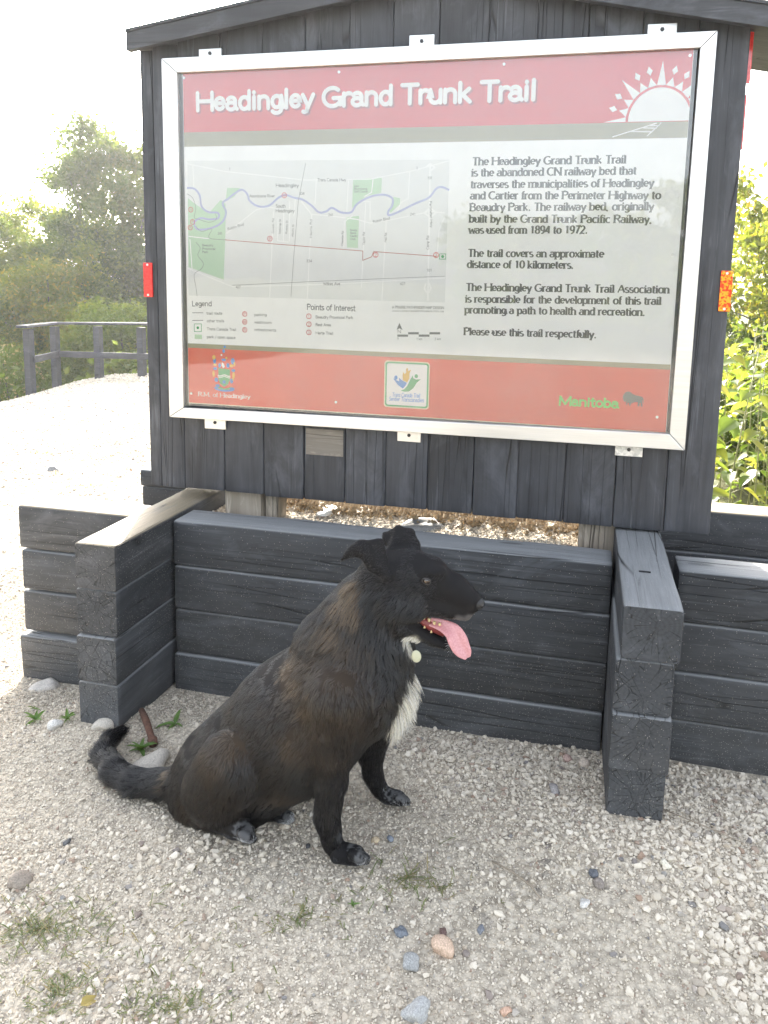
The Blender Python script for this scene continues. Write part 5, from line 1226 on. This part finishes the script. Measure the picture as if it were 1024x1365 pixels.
for s in (0, 1):
    e = np.array(EYE)+np.array([0, .084*s, 0]); sg_ = -1 if s == 0 else 1
    eb = ell("eye", e+np.array([0, -sg_*.0015, 0]), (.0092, .0092, .0092), EYEM)
    pts = [e+np.array([.0098*math.cos(a), sg_*(.0055+.0005*math.cos(a)), .0062*math.sin(a)-.0012*math.cos(a)]) for a in np.linspace(0, 2*math.pi, 17)]
    mb = MB(); mb.tube(pts, [.0010]*17, 6, False); mb.make("eyelid", PUP, dog, True)
    pts = [e+np.array([.0092*math.cos(a), sg_*(.0062-.0010*abs(math.cos(a))), .0060*math.sin(a)+.0012]) for a in np.linspace(.15, math.pi-.1, 9)]
    mb = MB(); mb.tube(pts, [.0010]+[.0019]*7+[.0010], 8); mb.make("eyelid", PUP, dog, True)
nc_ = np.array(NOSE[0][:3])
ell("nose", nc_+np.array([.003, .0, .001]), (.0160, .0165, .0145), NOSEM, rot=('Y', .35))
for s in (-1, 1): ell("nostril", nc_+np.array([.0145, s*.0072-.0005, -.0005]), (.0040, .0042, .0030), PUP)
# tongue: swept flattened tube with a centre groove
T = np.array(TONGUE); Tp = smooth_line(T[:, :3], 5); Tw = smooth_line(T[:, 3:4], 5)
V = []; m_ = 16
for i, p in enumerate(Tp):
    a_ = Tp[min(i+1, len(Tp)-1)]-Tp[max(i-1, 0)]; a_ /= np.linalg.norm(a_)+1e-9
    side = np.array([0, 1., 0]); side -= (side@a_)*a_; side /= np.linalg.norm(side)
    # the blade is turned towards the viewer so its width shows
    side = side*.55+np.cross(a_, side)*.83; side /= np.linalg.norm(side)
    nrm_ = np.cross(a_, side); wd = float(Tw[i][0])*1.08; th = .0032
    for k in range(m_):
        t_ = 2*math.pi*k/m_; cx_ = math.cos(t_); sx_ = math.sin(t_)
        V.append(p+side*wd*cx_+nrm_*th*(sx_*(.6+.4*abs(cx_))+.9*cx_*cx_-.5*math.exp(-(cx_*5)**2)))
F = [(i*m_+k, (i+1)*m_+k, (i+1)*m_+(k+1) % m_, i*m_+(k+1) % m_) for i in range(len(Tp)-1) for k in range(m_)]+[tuple(range(m_))[::-1], tuple((len(Tp)-1)*m_+k for k in range(m_))]
part("tongue", V, F, TNG, dog, True)
mo = [np.array(m) for m in MOUTH]
mb = MB(); mb.tube([mo[0]+np.array([-.006, 0, .004]), mo[0]+np.array([.01, 0, -.002]), mo[1], mo[2]+np.array([.004, 0, -.001])], [.006, .012, .012, .005], 10); mb.make("mouth_lining", GUM, dog, True)
for q in TEETH_UP: 
    mb = MB(); mb.tube([(q[0], q[1], q[2]+.003), (q[0]+.0005, q[1], q[2]-q[3]*.0010), (q[0]+.001, q[1], q[2]-q[3]*.0016)], [.0036, .0030, .0006], 7); mb.make("tooth", TOOTH, dog, True)
for q in TEETH_LO:
    mb = MB(); mb.tube([(q[0], q[1], q[2]-.002), (q[0], q[1], q[2]+q[3]*.0012)], [.0030, .0008], 6); mb.make("tooth", TOOTH, dog, True)
tg = ell("collar_tag", TAG, (.0115, .0035, .0145), TAGM)
tg['label'] = "pale round tag hanging under the throat"

# ---------------------------------------------------------------- railing fence beyond the gravel
FENCEM = wood("painted_grey_rail", (.02, .022, .028), (.045, .048, .058), rough=.6)
fn = thing("railing", "low dark wooden railing with one mid rail at the edge of the sunlit gravel", "railing", (-6.4, 7.6, -.4))
Fp = [(-6.55, 6.94), (-6.86, 7.88), (-6.24, 8.03), (-5.62, 8.18), (-4.6, 8.43), (-3.6, 8.67)]
FT = [.605, .580, .600, .600, .61, .61]
for (x, y), zt in zip(Fp, FT):
    z0 = GZ(x, y)-.15; bevel_box("post", x-.05, x+.05, y-.05, y+.05, z0, zt-.035, FENCEM, fn, .004)
def rail(a, b, za, zb, h, d, nm):
    a = Vector((a[0], a[1], za)); b = Vector((b[0], b[1], zb)); m = (a+b)/2; L = (b-a).length
    o = bevel_box(nm, -L/2, L/2, -d/2, d/2, -h/2, h/2, FENCEM, None, .004); o.parent = fn; o.location = m-wloc(fn)
    o.rotation_euler = (0, -math.asin((zb-za)/L), math.atan2(b.y-a.y, b.x-a.x))
rail((-6.50, 6.75), (-6.87, 7.93), .615, .598, .034, .15, "top_rail")
rail((-6.90, 7.86), Fp[3], .598, .617, .034, .15, "top_rail"); rail(Fp[3], Fp[5], .617, .63, .034, .15, "top_rail")
rail((-6.49, 6.95), (-6.80, 7.88), .16, .15, .09, .04, "mid_rail")
rail((-6.84, 7.82), (-5.63, 8.11), .15, .14, .09, .04, "mid_rail"); rail((-5.63, 8.11), (-3.6, 8.60), .14, .14, .09, .04, "mid_rail")

# ---------------------------------------------------------------- trees and shrubs
def leaf_quads(C, size, nrm_up=.3, asp=.55, seed=0):
    rg = np.random.default_rng(seed); n = len(C)
    d = rg.normal(size=(n, 3)); d[:, 2] -= .4; d /= np.linalg.norm(d, axis=1)[:, None]
    u = rg.normal(size=(n, 3)); u -= (u*d).sum(1)[:, None]*d; u /= np.linalg.norm(u, axis=1)[:, None]
    nn = np.cross(d, u); s = size*rg.uniform(.6, 1.25, n)[:, None]
    a = C; b = C+d*s*.5+u*s*asp*.5+nn*s*.06; c = C+d*s; e = C+d*s*.5-u*s*asp*.5+nn*s*.06
    V = np.stack([a, b, c, e], 1).reshape(-1, 3); F = np.arange(4*n).reshape(n, 4)
    return V, F
def foliage(name, parent, C, size, mat, seed, tint=None):
    V, F = leaf_quads(C, size, seed=seed)
    me = fmesh(name, V, F, [mat], False)
    rg = np.random.default_rng(seed+5)
    t = np.clip(.5+vnoise(C, .9)*.5+rg.normal(0, .18, len(C)), 0, 1) if tint is None else tint
    at = me.attributes.new('tint', 'FLOAT', 'FACE'); at.data.foreach_set('value', t.astype(np.float32))
    return link(name, me, parent)
def tree(label, x, y, z0, h, crowns, mat, leaf=.10, n=9000, seed=1, trunk=.09, cat="tree", name="tree", group=None, nclump=60, spread=.34, limbs=True, mat2=None):
    rg = np.random.default_rng(seed); t = thing(name, label, cat, (x, y, z0), group)
    clumps = []; tot = sum(c[3]*c[4]*c[5] for c in crowns)
    for (cx, cy, cz, rx, ry, rz) in crowns:
        k = max(4, int(nclump*rx*ry*rz/tot))
        d = rg.normal(size=(k, 3)); d /= np.linalg.norm(d, axis=1)[:, None]; rr_ = rg.uniform(.35, 1.0, k)**.6
        clumps.append(np.array([x+cx, y+cy, z0+cz])+d*rr_[:, None]*np.array([rx, ry, rz]))
    K_ = np.concatenate(clumps); idx = rg.integers(0, len(K_), n)
    szs = rg.uniform(.5, 1.3, len(K_))*spread
    C = K_[idx]+rg.normal(size=(n, 3))*(szs[idx]*.55)[:, None]*np.array([1, 1, .75])
    C = C[C[:, 2] > z0+.02]
    foliage("crown", t, C, leaf, mat, seed)
    if mat2 is not None:
        m = rg.random(len(C)) < .12; foliage("yellow_leaves", t, C[m]+rg.normal(0, .1, (m.sum(), 3)), leaf, mat2, seed+1)
    mb = MB(); top = K_.mean(0); base = Vector((x, y, z0-.2)); mid = Vector((x+(top[0]-x)*.3, y+(top[1]-y)*.3, z0+(top[2]-z0)*.55)); tp = Vector(top)
    mb.tube([base, (base+mid)/2+Vector((rg.uniform(-.08, .08), 0, 0)), mid, tp], [trunk*1.2, trunk, trunk*.8, trunk*.4], 8)
    if limbs:
        for c in K_[rg.choice(len(K_), min(len(K_), 26), replace=False)]:
            s_ = base.lerp(mid, rg.uniform(.55, 1.)) if rg.random() < .5 else mid.lerp(tp, rg.uniform(0, .9)); e = Vector(c); m_ = (s_+e)/2+Vector((0, 0, .12*(e-s_).length*rg.uniform(-.3, 1)))
            r_ = trunk*rg.uniform(.18, .4); mb.tube([s_, m_, e], [r_, r_*.6, r_*.2], 5)
    mb.make("trunk", BARK, t, True)
    return t
def at_(u, v, dist):       # point on the ground plane frame: lateral/forward metres from the camera foot
    return (.885+_Rh[0]*u+_Fh[0]*dist, -2.209+_Rh[1]*u+_Fh[1]*dist)
TG = "trees beyond the gravel"
def lat(px_, dist): return (px_-542.8)/1046*dist
def T_(label, px_, dist, z0, top, wid, mat, **kw):
    x, y = at_(lat(px_, dist), 0, dist); H = top-z0
    cr = kw.pop('crowns', None) or [(0, 0, H*.62, wid, wid, H*.38), (wid*.4, 0, H*.40, wid*.8, wid, H*.28)]
    return tree(label, x, y, z0, H, cr, mat, group=TG, **kw)
T_("tall dark green tree right behind the kiosk's left edge, highest crown on the left", 160, 19, -2.4, 5.3, 1.6, L_DARK, n=46000, leaf=.125, seed=11, nclump=110, spread=.42)
T_("thin pale green tree with bare forked branches, tallest at the far left", 60, 21, -2.6, 4.0, 1.5, L_MID, n=17000, leaf=.12, seed=12, nclump=60, spread=.42, mat2=L_YEL)
T_("sparse olive tree cut by the left picture edge", 0, 20, -2.6, 3.6, 1.3, L_YEL, n=9000, leaf=.13, seed=13, nclump=46, spread=.4)
T_("yellowing bushy tree left of centre of the left woods, above the railing's left end", 62, 16.5, -2.4, 1.75, 1.15, L_YEL, n=26000, leaf=.095, seed=14, nclump=80, spread=.34, mat2=L_GOLD)
T_("round light green shrub just beyond the railing, touching the kiosk edge", 152, 14.2, -2.0, .95, 1.0, L_MID, n=36000, leaf=.075, seed=15, nclump=90, spread=.26, mat2=L_YEL, cat="shrub", name="shrub")
T_("green shrub showing between the first two railing posts", 92, 14.4, -2.1, .25, .8, L_MID, n=20000, leaf=.075, seed=16, nclump=60, spread=.26, cat="shrub", name="shrub")
T_("low weedy shrub at the left picture edge below the railing top", 14, 13.2, -2.1, .1, .75, L_MID, n=11000, leaf=.07, seed=17, nclump=50, spread=.24, cat="shrub", name="shrub", mat2=L_DRY)
T_("grey green shrub behind the weedy one at the left picture edge", -20, 15.5, -2.2, 1.0, 1.1, L_DARK, n=12000, leaf=.08, seed=18, nclump=60, spread=.3, cat="shrub", name="shrub")
T_("dark tree hidden behind the kiosk boards", 330, 18, -2.2, 3.6, 1.9, L_DARK, n=9000, leaf=.16, seed=19)
T_("green tree hidden behind the kiosk's right half", 700, 15, -1.4, 2.6, 2.0, L_MID, n=9000, leaf=.15, seed=20)
T_("backlit yellow tree with slanting branches at the right edge of the kiosk", 1022, 8.6, -.2, 2.75, .85, L_YEL, n=9000, leaf=.085, seed=21, nclump=70, spread=.24, trunk=.05, mat2=L_GOLD, crowns=[(0, 0, 2.1, .85, .8, .75), (-.25, .2, 1.2, .6, .8, .6), (.7, .2, 2.0, .8, .8, .9)])
T_("pale yellow green tree behind the backlit one, right picture edge", 1090, 11.5, -.4, 3.1, 1.3, L_YEL, n=9000, leaf=.10, seed=22, nclump=60, spread=.3)
T_("dark green thicket between the broad leaves and the yellow tree", 985, 8.0, -.3, 1.0, .75, L_DARK, n=12000, leaf=.07, seed=23, nclump=60, spread=.22, cat="shrub", name="shrub", trunk=.03)
T_("dense green tree filling the left woods above the railing's middle", 95, 17.5, -2.6, 2.9, 1.2, L_MID, n=30000, leaf=.10, seed=31, nclump=90, spread=.36, mat2=L_YEL)
T_("dense low tree at the left picture edge, behind the weedy shrub", 8, 17.5, -2.6, 2.5, 1.3, L_MID, n=26000, leaf=.10, seed=32, nclump=80, spread=.36, mat2=L_YEL)
T_("soft green bush filling in behind the broad-leaved plants", 1005, 5.4, -.1, .80, .55, L_MID, n=16000, leaf=.055, seed=33, nclump=70, spread=.16, cat="shrub", name="shrub", trunk=.02)
T_("second soft green bush behind the broad-leaved plants, past the picture edge", 1085, 5.6, -.1, .95, .6, L_YEL, n=12000, leaf=.055, seed=34, nclump=60, spread=.16, cat="shrub", name="shrub", trunk=.02)
for i, (px_, dist, tp, wd, m, lab) in enumerate([(-130, 18, 3.0, 1.7, L_MID, "leafy tree just left of the picture"), (-330, 17, 3.6, 2.0, L_DARK, "dark tree well left of the picture"), (-560, 17, 3.0, 2.0, L_MID, "round tree far left of the picture"), (-820, 16, 3.4, 2.1, L_YEL, "yellowish tree at the far left end of the woods"), (480, 17, 2.6, 1.8, L_MID, "middle tree hidden behind the sign"), (1280, 13, 3.0, 1.7, L_MID, "leafy tree right of the picture"), (1560, 13, 3.2, 1.9, L_DARK, "dark tree far right of the picture")]):
    T_(lab, px_, dist, -2.2 if px_ < 800 else -.4, tp, wd, m, n=8000, leaf=.16, seed=80+i, nclump=60, spread=.45)
# trees on the camera's side, seen only mirrored in the cover glass
for i, (x, y, tp, wd) in enumerate([(2.6, -14.0, 3.6, 2.0), (6.5, -15, 4.4, 2.2), (-1.2, -17, 3.3, 1.8)]):
    tree(["leafy tree across the gravel mirrored at the middle of the cover glass", "leafy tree across the gravel mirrored at the right of the cover glass", "leafy tree across the gravel mirrored left of the others"][i], x, y, -.1, tp, [(0, 0, tp*.6, wd, wd, tp*.4)], L_MID, leaf=.2, n=6000, seed=40+i, group="trees behind the photographer")

# broad-leaved plants behind the right back timbers: every large leaf is a part
def leaf_mesh(k):
    rg = np.random.default_rng(900+k); n = 7; V = []; 
    for i in range(n):
        s = i/(n-1); wdt = .36*math.sin(math.pi*min(1, s**.62))**.8*(1-.15*s) if 0 < i < n-1 else .0
        for j, q in enumerate((-1, -.5, 0, .5, 1)):
            V.append((s, q*wdt, -.30*s*s+.09*abs(q)*(1 if wdt else 0)+rg.normal(0, .006)))
    F = [(i*5+j, (i+1)*5+j, (i+1)*5+j+1, i*5+j+1) for i in range(n-1) for j in range(4)]
    me = fmesh("leaf", V, F, [L_BIG], True); at = me.attributes.new('tint', 'FLOAT', 'POINT')
    at.data.foreach_set('value', np.full(len(V), [.0, .25, .45, .6, .8, 1.][k % 6], np.float32)); return me
LEAF = [leaf_mesh(k) for k in range(6)]
BP = [(928, 3.7, .92), (965, 4.15, 1.0), (1000, 4.25, 1.08), (1060, 4.0, 1.1), (915, 3.3, .96), (955, 3.45, 1.03), (990, 3.3, 1.10), (1022, 3.4, 1.04), (972, 3.8, 1.06), (1010, 3.9, 1.16), (1046, 3.6, 1.12), (1075, 3.4, 1.0), (940, 4.2, 1.04), (1035, 4.4, 1.2), (990, 4.5, 1.12)]
BL = ["low one by the kiosk edge", "low one, back row left", "second, back row", "back row, past the picture edge", "at the edge of the kiosk boards", "left of the middle", "in the middle of the row", "at the right picture edge", "just behind the middle", "tall one behind the right edge", "beyond the picture's right edge", "farthest right, outside the picture", "farthest left in the back row", "tallest at the back right", "at the back of the middle"]
for i, (pxx, dist, top) in enumerate(BP):
    rg = np.random.default_rng(60+i); x, y = at_(lat(pxx, dist), 0, dist); y = max(y, .86)
    p = thing("leafy_plant", "broad-leaved green plant behind the right back timbers, "+BL[i], "plant", (x, y, 0), "broad-leaved plants beside the kiosk")
    mb = MB(); ax = Vector((x, y, GZ(x, y)-.05)); tip = Vector((x+rg.uniform(-.08, .08), y+rg.uniform(-.06, .06), top))
    mid = ax.lerp(tip, .5)+Vector((rg.uniform(-.04, .04), rg.uniform(-.04, .04), 0)); mb.tube([ax, mid, tip], [.0045, .0038, .0015], 6)
    nl = 20
    for k in range(nl):
        s = .22+.78*(k+rg.uniform(0, .6))/nl; b = (ax.lerp(mid, s*2) if s < .5 else mid.lerp(tip, min(1, s*2-1)))
        a = k*2.4+rg.uniform(-.4, .4); pet = rg.uniform(.03, .07); e = b+Vector((math.cos(a)*pet, math.sin(a)*pet, pet*.6)); mb.tube([b, e], [.0018, .0012], 4)
        o = bpy.data.objects.new("leaf", LEAF[int(rg.integers(0, 6))]); COL.objects.link(o); o.parent = p; o.location = e-wloc(p)
        sc_ = rg.uniform(.07, .125)*(1.05-.35*max(0, s-.7)/.3); o.scale = (sc_, sc_, sc_); o.rotation_euler = (rg.uniform(-.5, .5), rg.uniform(-.35, .5), a)
    mb.make("stem", STEM, p, True)

# ground cover beyond the gravel
n = 26000
u = rng.uniform(-14, 12, n); d = rng.uniform(12.0, 26, n); xx = .885+_Rh[0]*u+_Fh[0]*d; yy = -2.209+_Rh[1]*u+_Fh[1]*d
C = np.stack([xx, yy, height(xx, yy)+rng.random(n)**2*.5], 1)
gc = foliage("ground_cover", None, C, .14, L_MID, 77); kind(gc, 'stuff')

# ---------------------------------------------------------------- weeds and grass on the gravel
def blades(name, label, x, y, r, n, h, mat, seed, cat="weed", group=None, flat=.6, wdt=.0022, asp=1.0, ang=0, lw=0):
    rg = np.random.default_rng(seed); V = []; F = []; tint = []
    for i in range(n):
        a = rg.uniform(0, 6.28); rr_ = abs(rg.normal(0, .65))*r; lx, ly = rr_*math.cos(a)*asp, rr_*math.sin(a)/asp
        bx = x+lx*math.cos(ang)-ly*math.sin(ang); by = y+lx*math.sin(ang)+ly*math.cos(ang); bz = GZ(bx, by)+.002
        t = rg.uniform(0, 6.28); L = h*rg.uniform(.5, 1.3); fl = flat*rg.uniform(.6, 1.3)
        d = np.array([math.cos(t)*fl, math.sin(t)*fl, max(.12, 1-fl*.8)]); d /= np.linalg.norm(d); s = np.array([-math.sin(t), math.cos(t), 0])*wdt*rg.uniform(.7, 1.4)
        p0 = np.array([bx, by, bz]); p1 = p0+d*L*.55; p2 = p1+(d*.8+np.array([0, 0, -.25]))*L*.45
        b = len(V); V += [p0-s*.6, p0+s*.6, p1+s, p1-s, p2]; F += [(b, b+1, b+2, b+3), (b+3, b+2, b+4)]
        tint += [rg.random()]*2
        for _ in range(lw):
            q = p0+(p1-p0)*rg.random()*1.6; dd = rg.normal(size=3); dd[2] = abs(dd[2])*.4; dd /= np.linalg.norm(dd); ss = np.cross(dd, [0, 0, 1.]); ss /= np.linalg.norm(ss)+1e-9
            q1 = wdt*3.2; b = len(V); V += [q, q+dd*q1+ss*q1*.4, q+dd*q1*2.1, q+dd*q1-ss*q1*.4]; F += [(b, b+1, b+2, b+3)]; tint += [rg.random()]
    me = fmesh(name, V, F, [mat], False); at = me.attributes.new('tint', 'FLOAT', 'FACE'); at.data.foreach_set('value', np.array(tint, np.float32))
    o = centre(link(name, me)); return tag(o, label, cat, group)
WG2 = "weeds growing through the gravel"
W_ = [  # px-derived ground positions: x, y, radius, n, height, label
 (-.15, -.99, .17, 170, .030, L_WEED, "green creeping weed patch at the left picture edge, largest on the gravel", 1.5, .25),
 (-.01, -1.10, .09, 70, .024, L_WEED, "greyish weed patch at the bottom left, above the yellow fallen leaf", 1.3, .9),
 (.20, -1.08, .12, 80, .022, L_WEED, "thin sprawling weed at the bottom picture edge, right of the yellow fallen leaf", 1.5, .1),
 (.352, -.82, .11, 46, .022, L_WEED, "sparse trailing weed in front of the dog's near paw", 1.6, .7),
 (.547, -.66, .07, 30, .040, L_WEED, "wispy upright weed right of the dog's near paw", 1.0, .2),
 (.63, -.68, .07, 20, .022, L_WEED, "tiny trailing weed right of the wispy one", 1.8, .1)]
for i, (x, y, r, n, h, m, lab, asp, ang) in enumerate(W_): blades("weed", lab, x, y, r, int(n*1.5), h*1.25, m, 200+i, "weed", WG2, .85, .0011, asp, ang, 2)
def rosette(x, y, n, L, label, seed, mat=L_WEED):
    rg = np.random.default_rng(seed); z = GZ(x, y); p = thing("leafy_weed", label, "weed", (x, y, z), "leafy weeds beside the left stack")
    for k in range(n):
        o = bpy.data.objects.new("leaf", WLEAF); COL.objects.link(o); o.parent = p; s = L*rg.uniform(.45, 1.1)
        o.scale = (s, s*.45, s); o.rotation_euler = (rg.uniform(-.3, .3), rg.uniform(-1.0, -.15), k*6.28/n+rg.uniform(-.8, .8)); o.location = (0, 0, .004)
    return p
WLEAF = LEAF[1].copy(); WLEAF.materials.clear(); WLEAF.materials.append(L_ROS); WLEAF.name = "weed_leaf"

WLEAF.name = "leaf"
for i, (x, y, n, L, lab) in enumerate([(-.70, -.31, 6, .045, "leafy weed with upright leaves left of the left timber stack"), (-.595, -.30, 9, .034, "low bushy weed touching the left timber stack, beside the white stone"),
        (-.765, -.235, 4, .022, "smallest weed, near the foot of the left wing"), (-.272, -.235, 5, .055, "bright leafy weed between the left stack and the dog's back"), (-.30, -.375, 9, .060, "dandelion-like weed inside the curl of the dog's tail"), (.451, -.766, 7, .022, "tiny round weed below the dog's near paw")]):
    t_ = rosette(x, y, n, L, lab, 300+i)
G_ = [(-2.17, 2.08, "yellow dry grass tuft on the sunlit gravel, nearest the left wing"), (-2.62, 2.30, "small dry tuft left of the yellow one"), (-2.5, 2.95, "wide thin grass tuft in the middle of the sunlit gravel"), (-3.14, 2.87, "thin grass tuft far left on the sunlit gravel"), (-2.0, 2.8, "thin grass tuft next to the kiosk edge"), (-1.35, .75, "pale dry tuft just behind the left wing")]
for i, (x, y, lab) in enumerate(G_): blades("grass_tuft", lab, x, y, .22 if i != 2 else .3, 130 if i == 0 else 60, .05, L_DRY, 400+i, "grass", "dry grass tufts on the sunlit gravel", .8, .002, 2.2 if i else 1.6, .2)

# ---------------------------------------------------------------- single stones, sticks and litter
def stone(name, label, x, y, r, col, seed, sq=(1, .8, .6), z=None, group="single stones lying on the gravel", rough=.8, smooth=True, lift=.35):
    rg = np.random.default_rng(seed); bm = bmesh.new(); bmesh.ops.create_icosphere(bm, subdivisions=3, radius=1)
    P = np.array([v.co[:] for v in bm.verts]); n = 1+vnoise(P+seed*3.3, 1.1)*.22+vnoise(P+seed, 3.1)*.05
    for ax_ in range(5):
        d = rg.normal(size=3); d /= np.linalg.norm(d); k = P@d; n = np.where(k > .62, n*(.62/np.maximum(k, .62))**.8, n)
    rz = rg.uniform(0, 6.28); c_, s_ = math.cos(rz), math.sin(rz)
    for v, q, m in zip(bm.verts, P, n):
        a = q*m*r*np.array(sq); v.co = (a[0]*c_-a[1]*s_, a[0]*s_+a[1]*c_, a[2])
    me = bpy.data.meshes.new(name); bm.to_mesh(me); bm.free()
    for pl in me.polygons: pl.use_smooth = smooth
    key = "stone_%d" % round(col[0]*1000+col[2]*77)
    t = NT(key); tc = t.n("TexCoord"); nz = t.noise(tc.outputs["Object"], 70, 5, .7); n2 = t.noise(tc.outputs["Object"], 320, 2, .6)
    t.base(t.mix(t.ramp(n2, [(.4, 0.), (.7, 1.)]), t.ramp(nz, [(.3, tuple(c*.75 for c in col)), (.7, tuple(min(1, c*1.15) for c in col))]), tuple(min(1, c*1.4+.04) for c in col)), rough)
    t.set(t.b.inputs["Normal"], t.bump(nz, .5, .002)); me.materials.append(t.m)
    o = bpy.data.objects.new(name, me); COL.objects.link(o); o.location = (x, y, (GZ(x, y) if z is None else z)+r*sq[2]*lift)
    return tag(o, label, "stone", group)
S_ = [(.661, -.825, .0250, (.50, .36, .26), "smooth pinkish tan stone near the bottom of the picture, largest of the round ones"),
 (.607, -.872, .0215, (.27, .27, .26), "round grey stone touching distance left of the pinkish tan one"),
 (.852, -.292, .0200, (.25, .23, .22), "grey brown angular stone between the dog and the right stack"),
 (.640, -.978, .0260, (.33, .33, .32), "grey stone cut by the bottom picture edge"),
 (.952, -.585, .0130, (.085, .09, .10), "dark slate pebble below the right stack"),
 (.964, -.612, .0140, (.20, .17, .145), "brownish pebble just below the dark slate one"),
 (.567, -.805, .0150, (.13, .145, .165), "flat blue grey pebble above the round grey stone"),
 (.652, -.786, .0095, (.12, .07, .06), "dark reddish pebble above the pinkish tan stone"),
 (.729, -.768, .0115, (.15, .16, .18), "slate grey pebble right of the pinkish tan stone"),
 (.933, -.665, .0150, (.52, .50, .46), "pale oval pebble below the brownish pebble"),
 (.478, -.550, .0105, (.17, .19, .22), "blue grey chip between the dog's front paws"),
 (.443, -.560, .0115, (.44, .35, .23), "tan pebble between the dog's front paws"),
 (.293, -.616, .0070, (.03, .03, .032), "tiny black pebble between the dog's near front and hind paws"),
 (-.255, -.760, .0100, (.07, .07, .07), "dark pebble on the gravel at the far left"),
 (-.272, -.900, .0260, (.24, .20, .16), "brown stone cut by the left picture edge"),
 (-.235, -.425, .060, (.44, .40, .34), "flat pale rock beside the dog's rump"),
 (-.462, -.285, .046, (.44, .40, .34), "pale rock wedged under the front of the left stack"),
 (-.870, -.045, .050, (.50, .46, .41), "white rock under the left wing"),
 (.925, -.100, .020, (.50, .42, .34), "tan stone at the foot of the central wall near the right stack"),
 (.880, -.085, .017, (.46, .32, .27), "pink stone at the foot of the central wall"),
 (-.605, -.345, .024, (.52, .50, .46), "white stone left of the left timber stack"),
 (-2.72, 2.42, .045, (.16, .16, .16), "dark stone out on the sunlit gravel"),
 (1.108, -.530, .013, (.58, .54, .44), "cream pebble right of the right stack's foot"),
 (.340, -1.000, .011, (.30, .24, .17), "brown pebble at the bottom centre"),
 (.80, -.93, .012, (.48, .31, .22), "orange brown pebble at the lower right")]
for i, (x, y, r, col, lab) in enumerate(S_):
    stone("stone", lab, x, y, r, col, 500+i, (1.15, .85, .55) if r > .04 or i in (6, 9) else (1.05, .88, .72), lift=.1 if r > .04 else .45)
stone("flat_slab", "smooth grey concrete lump half buried in the gravel under the kiosk", .335, .345, .100, (.25, .245, .235), 560, (1., .45, .34), .492, None, lift=0.)
stone("stone", "white flat rock in the gravel behind the central wall", -.02, .40, .06, (.75, .73, .68), 561, (1.3, .6, .25), .495, lift=.3)
def stick(name, label, pts, rs, mat, cat):
    P = [(x, y, GZ(x, y)+z) for x, y, z in pts]; mb = MB(); mb.tube(P, rs, 8); o = mb.make(name, mat, None, True); return tag(o, label, cat)
RUST = NT("rusty_iron"); _tc = RUST.n("TexCoord"); _z = RUST.noise(_tc.outputs["Object"], 90, 5, .7)
RUST.base(RUST.ramp(_z, [(.3, (.06, .03, .022)), (.7, (.20, .10, .065))]), .9); RUST.set(RUST.b.inputs["Normal"], RUST.bump(_z, .8, .002)); RUST = RUST.m
stick("rusty_bolt", "rusty brown iron bolt leaning between the left stack and the dog's tail", [(-.385, -.235, .030), (-.345, -.275, .026), (-.300, -.325, .020), (-.290, -.336, .016), (-.284, -.342, .016), (-.272, -.356, .014)], [.009, .011, .010, .010, .015, .013], RUST, "bolt")
TWG = simple("dry_twig", (.30, .25, .19), .9)
stick("twig", "long thin curved dry twig on the gravel right of the dog", [(.728, -.598, .012), (.775, -.622, .014), (.82, -.655, .014), (.843, -.682, .013)], [.0018, .0022, .0024, .0015], TWG, "twig")
stick("twig", "straight dry twig near the right stack's foot", [(1.12, -.33, .016), (1.22, -.36, .014), (1.30, -.38, .012)], [.0014, .0018, .001], TWG, "twig")
o = bpy.data.objects.new("fallen_leaf", LEAF[3].copy()); COL.objects.link(o); o.data.materials.clear(); o.data.materials.append(L_DRY)
o.location = (.045, -1.125, GZ(.045, -1.125)+.012); o.scale = (.045, .03, .045); o.rotation_euler = (.3, .2, 1.2); tag(o, "yellow fallen leaf at the bottom left of the gravel", "leaf")

st_ = bevel_box("staple", 1.036, 1.066, -.145, -.141, .586, .590, DARKM, rs_, .0005); st_['label'] = "small dark staple in the top of the stack"

# ---------------------------------------------------------------- summer haze
hz = MB(); hz.box(-30, 30, -22, 34, -9, 7.5)
hm = bpy.data.materials.new("haze"); hm.use_nodes = True; hm.node_tree.nodes.remove(hm.node_tree.nodes["Principled BSDF"])
pv = hm.node_tree.nodes.new("ShaderNodeVolumePrincipled"); pv.inputs["Color"].default_value = (.93, .94, .96, 1); pv.inputs["Density"].default_value = .0019; pv.inputs["Anisotropy"].default_value = .5
hm.node_tree.links.new(pv.outputs[0], hm.node_tree.nodes["Material Output"].inputs["Volume"])
haze = hz.make("haze", hm); kind(haze, 'stuff')
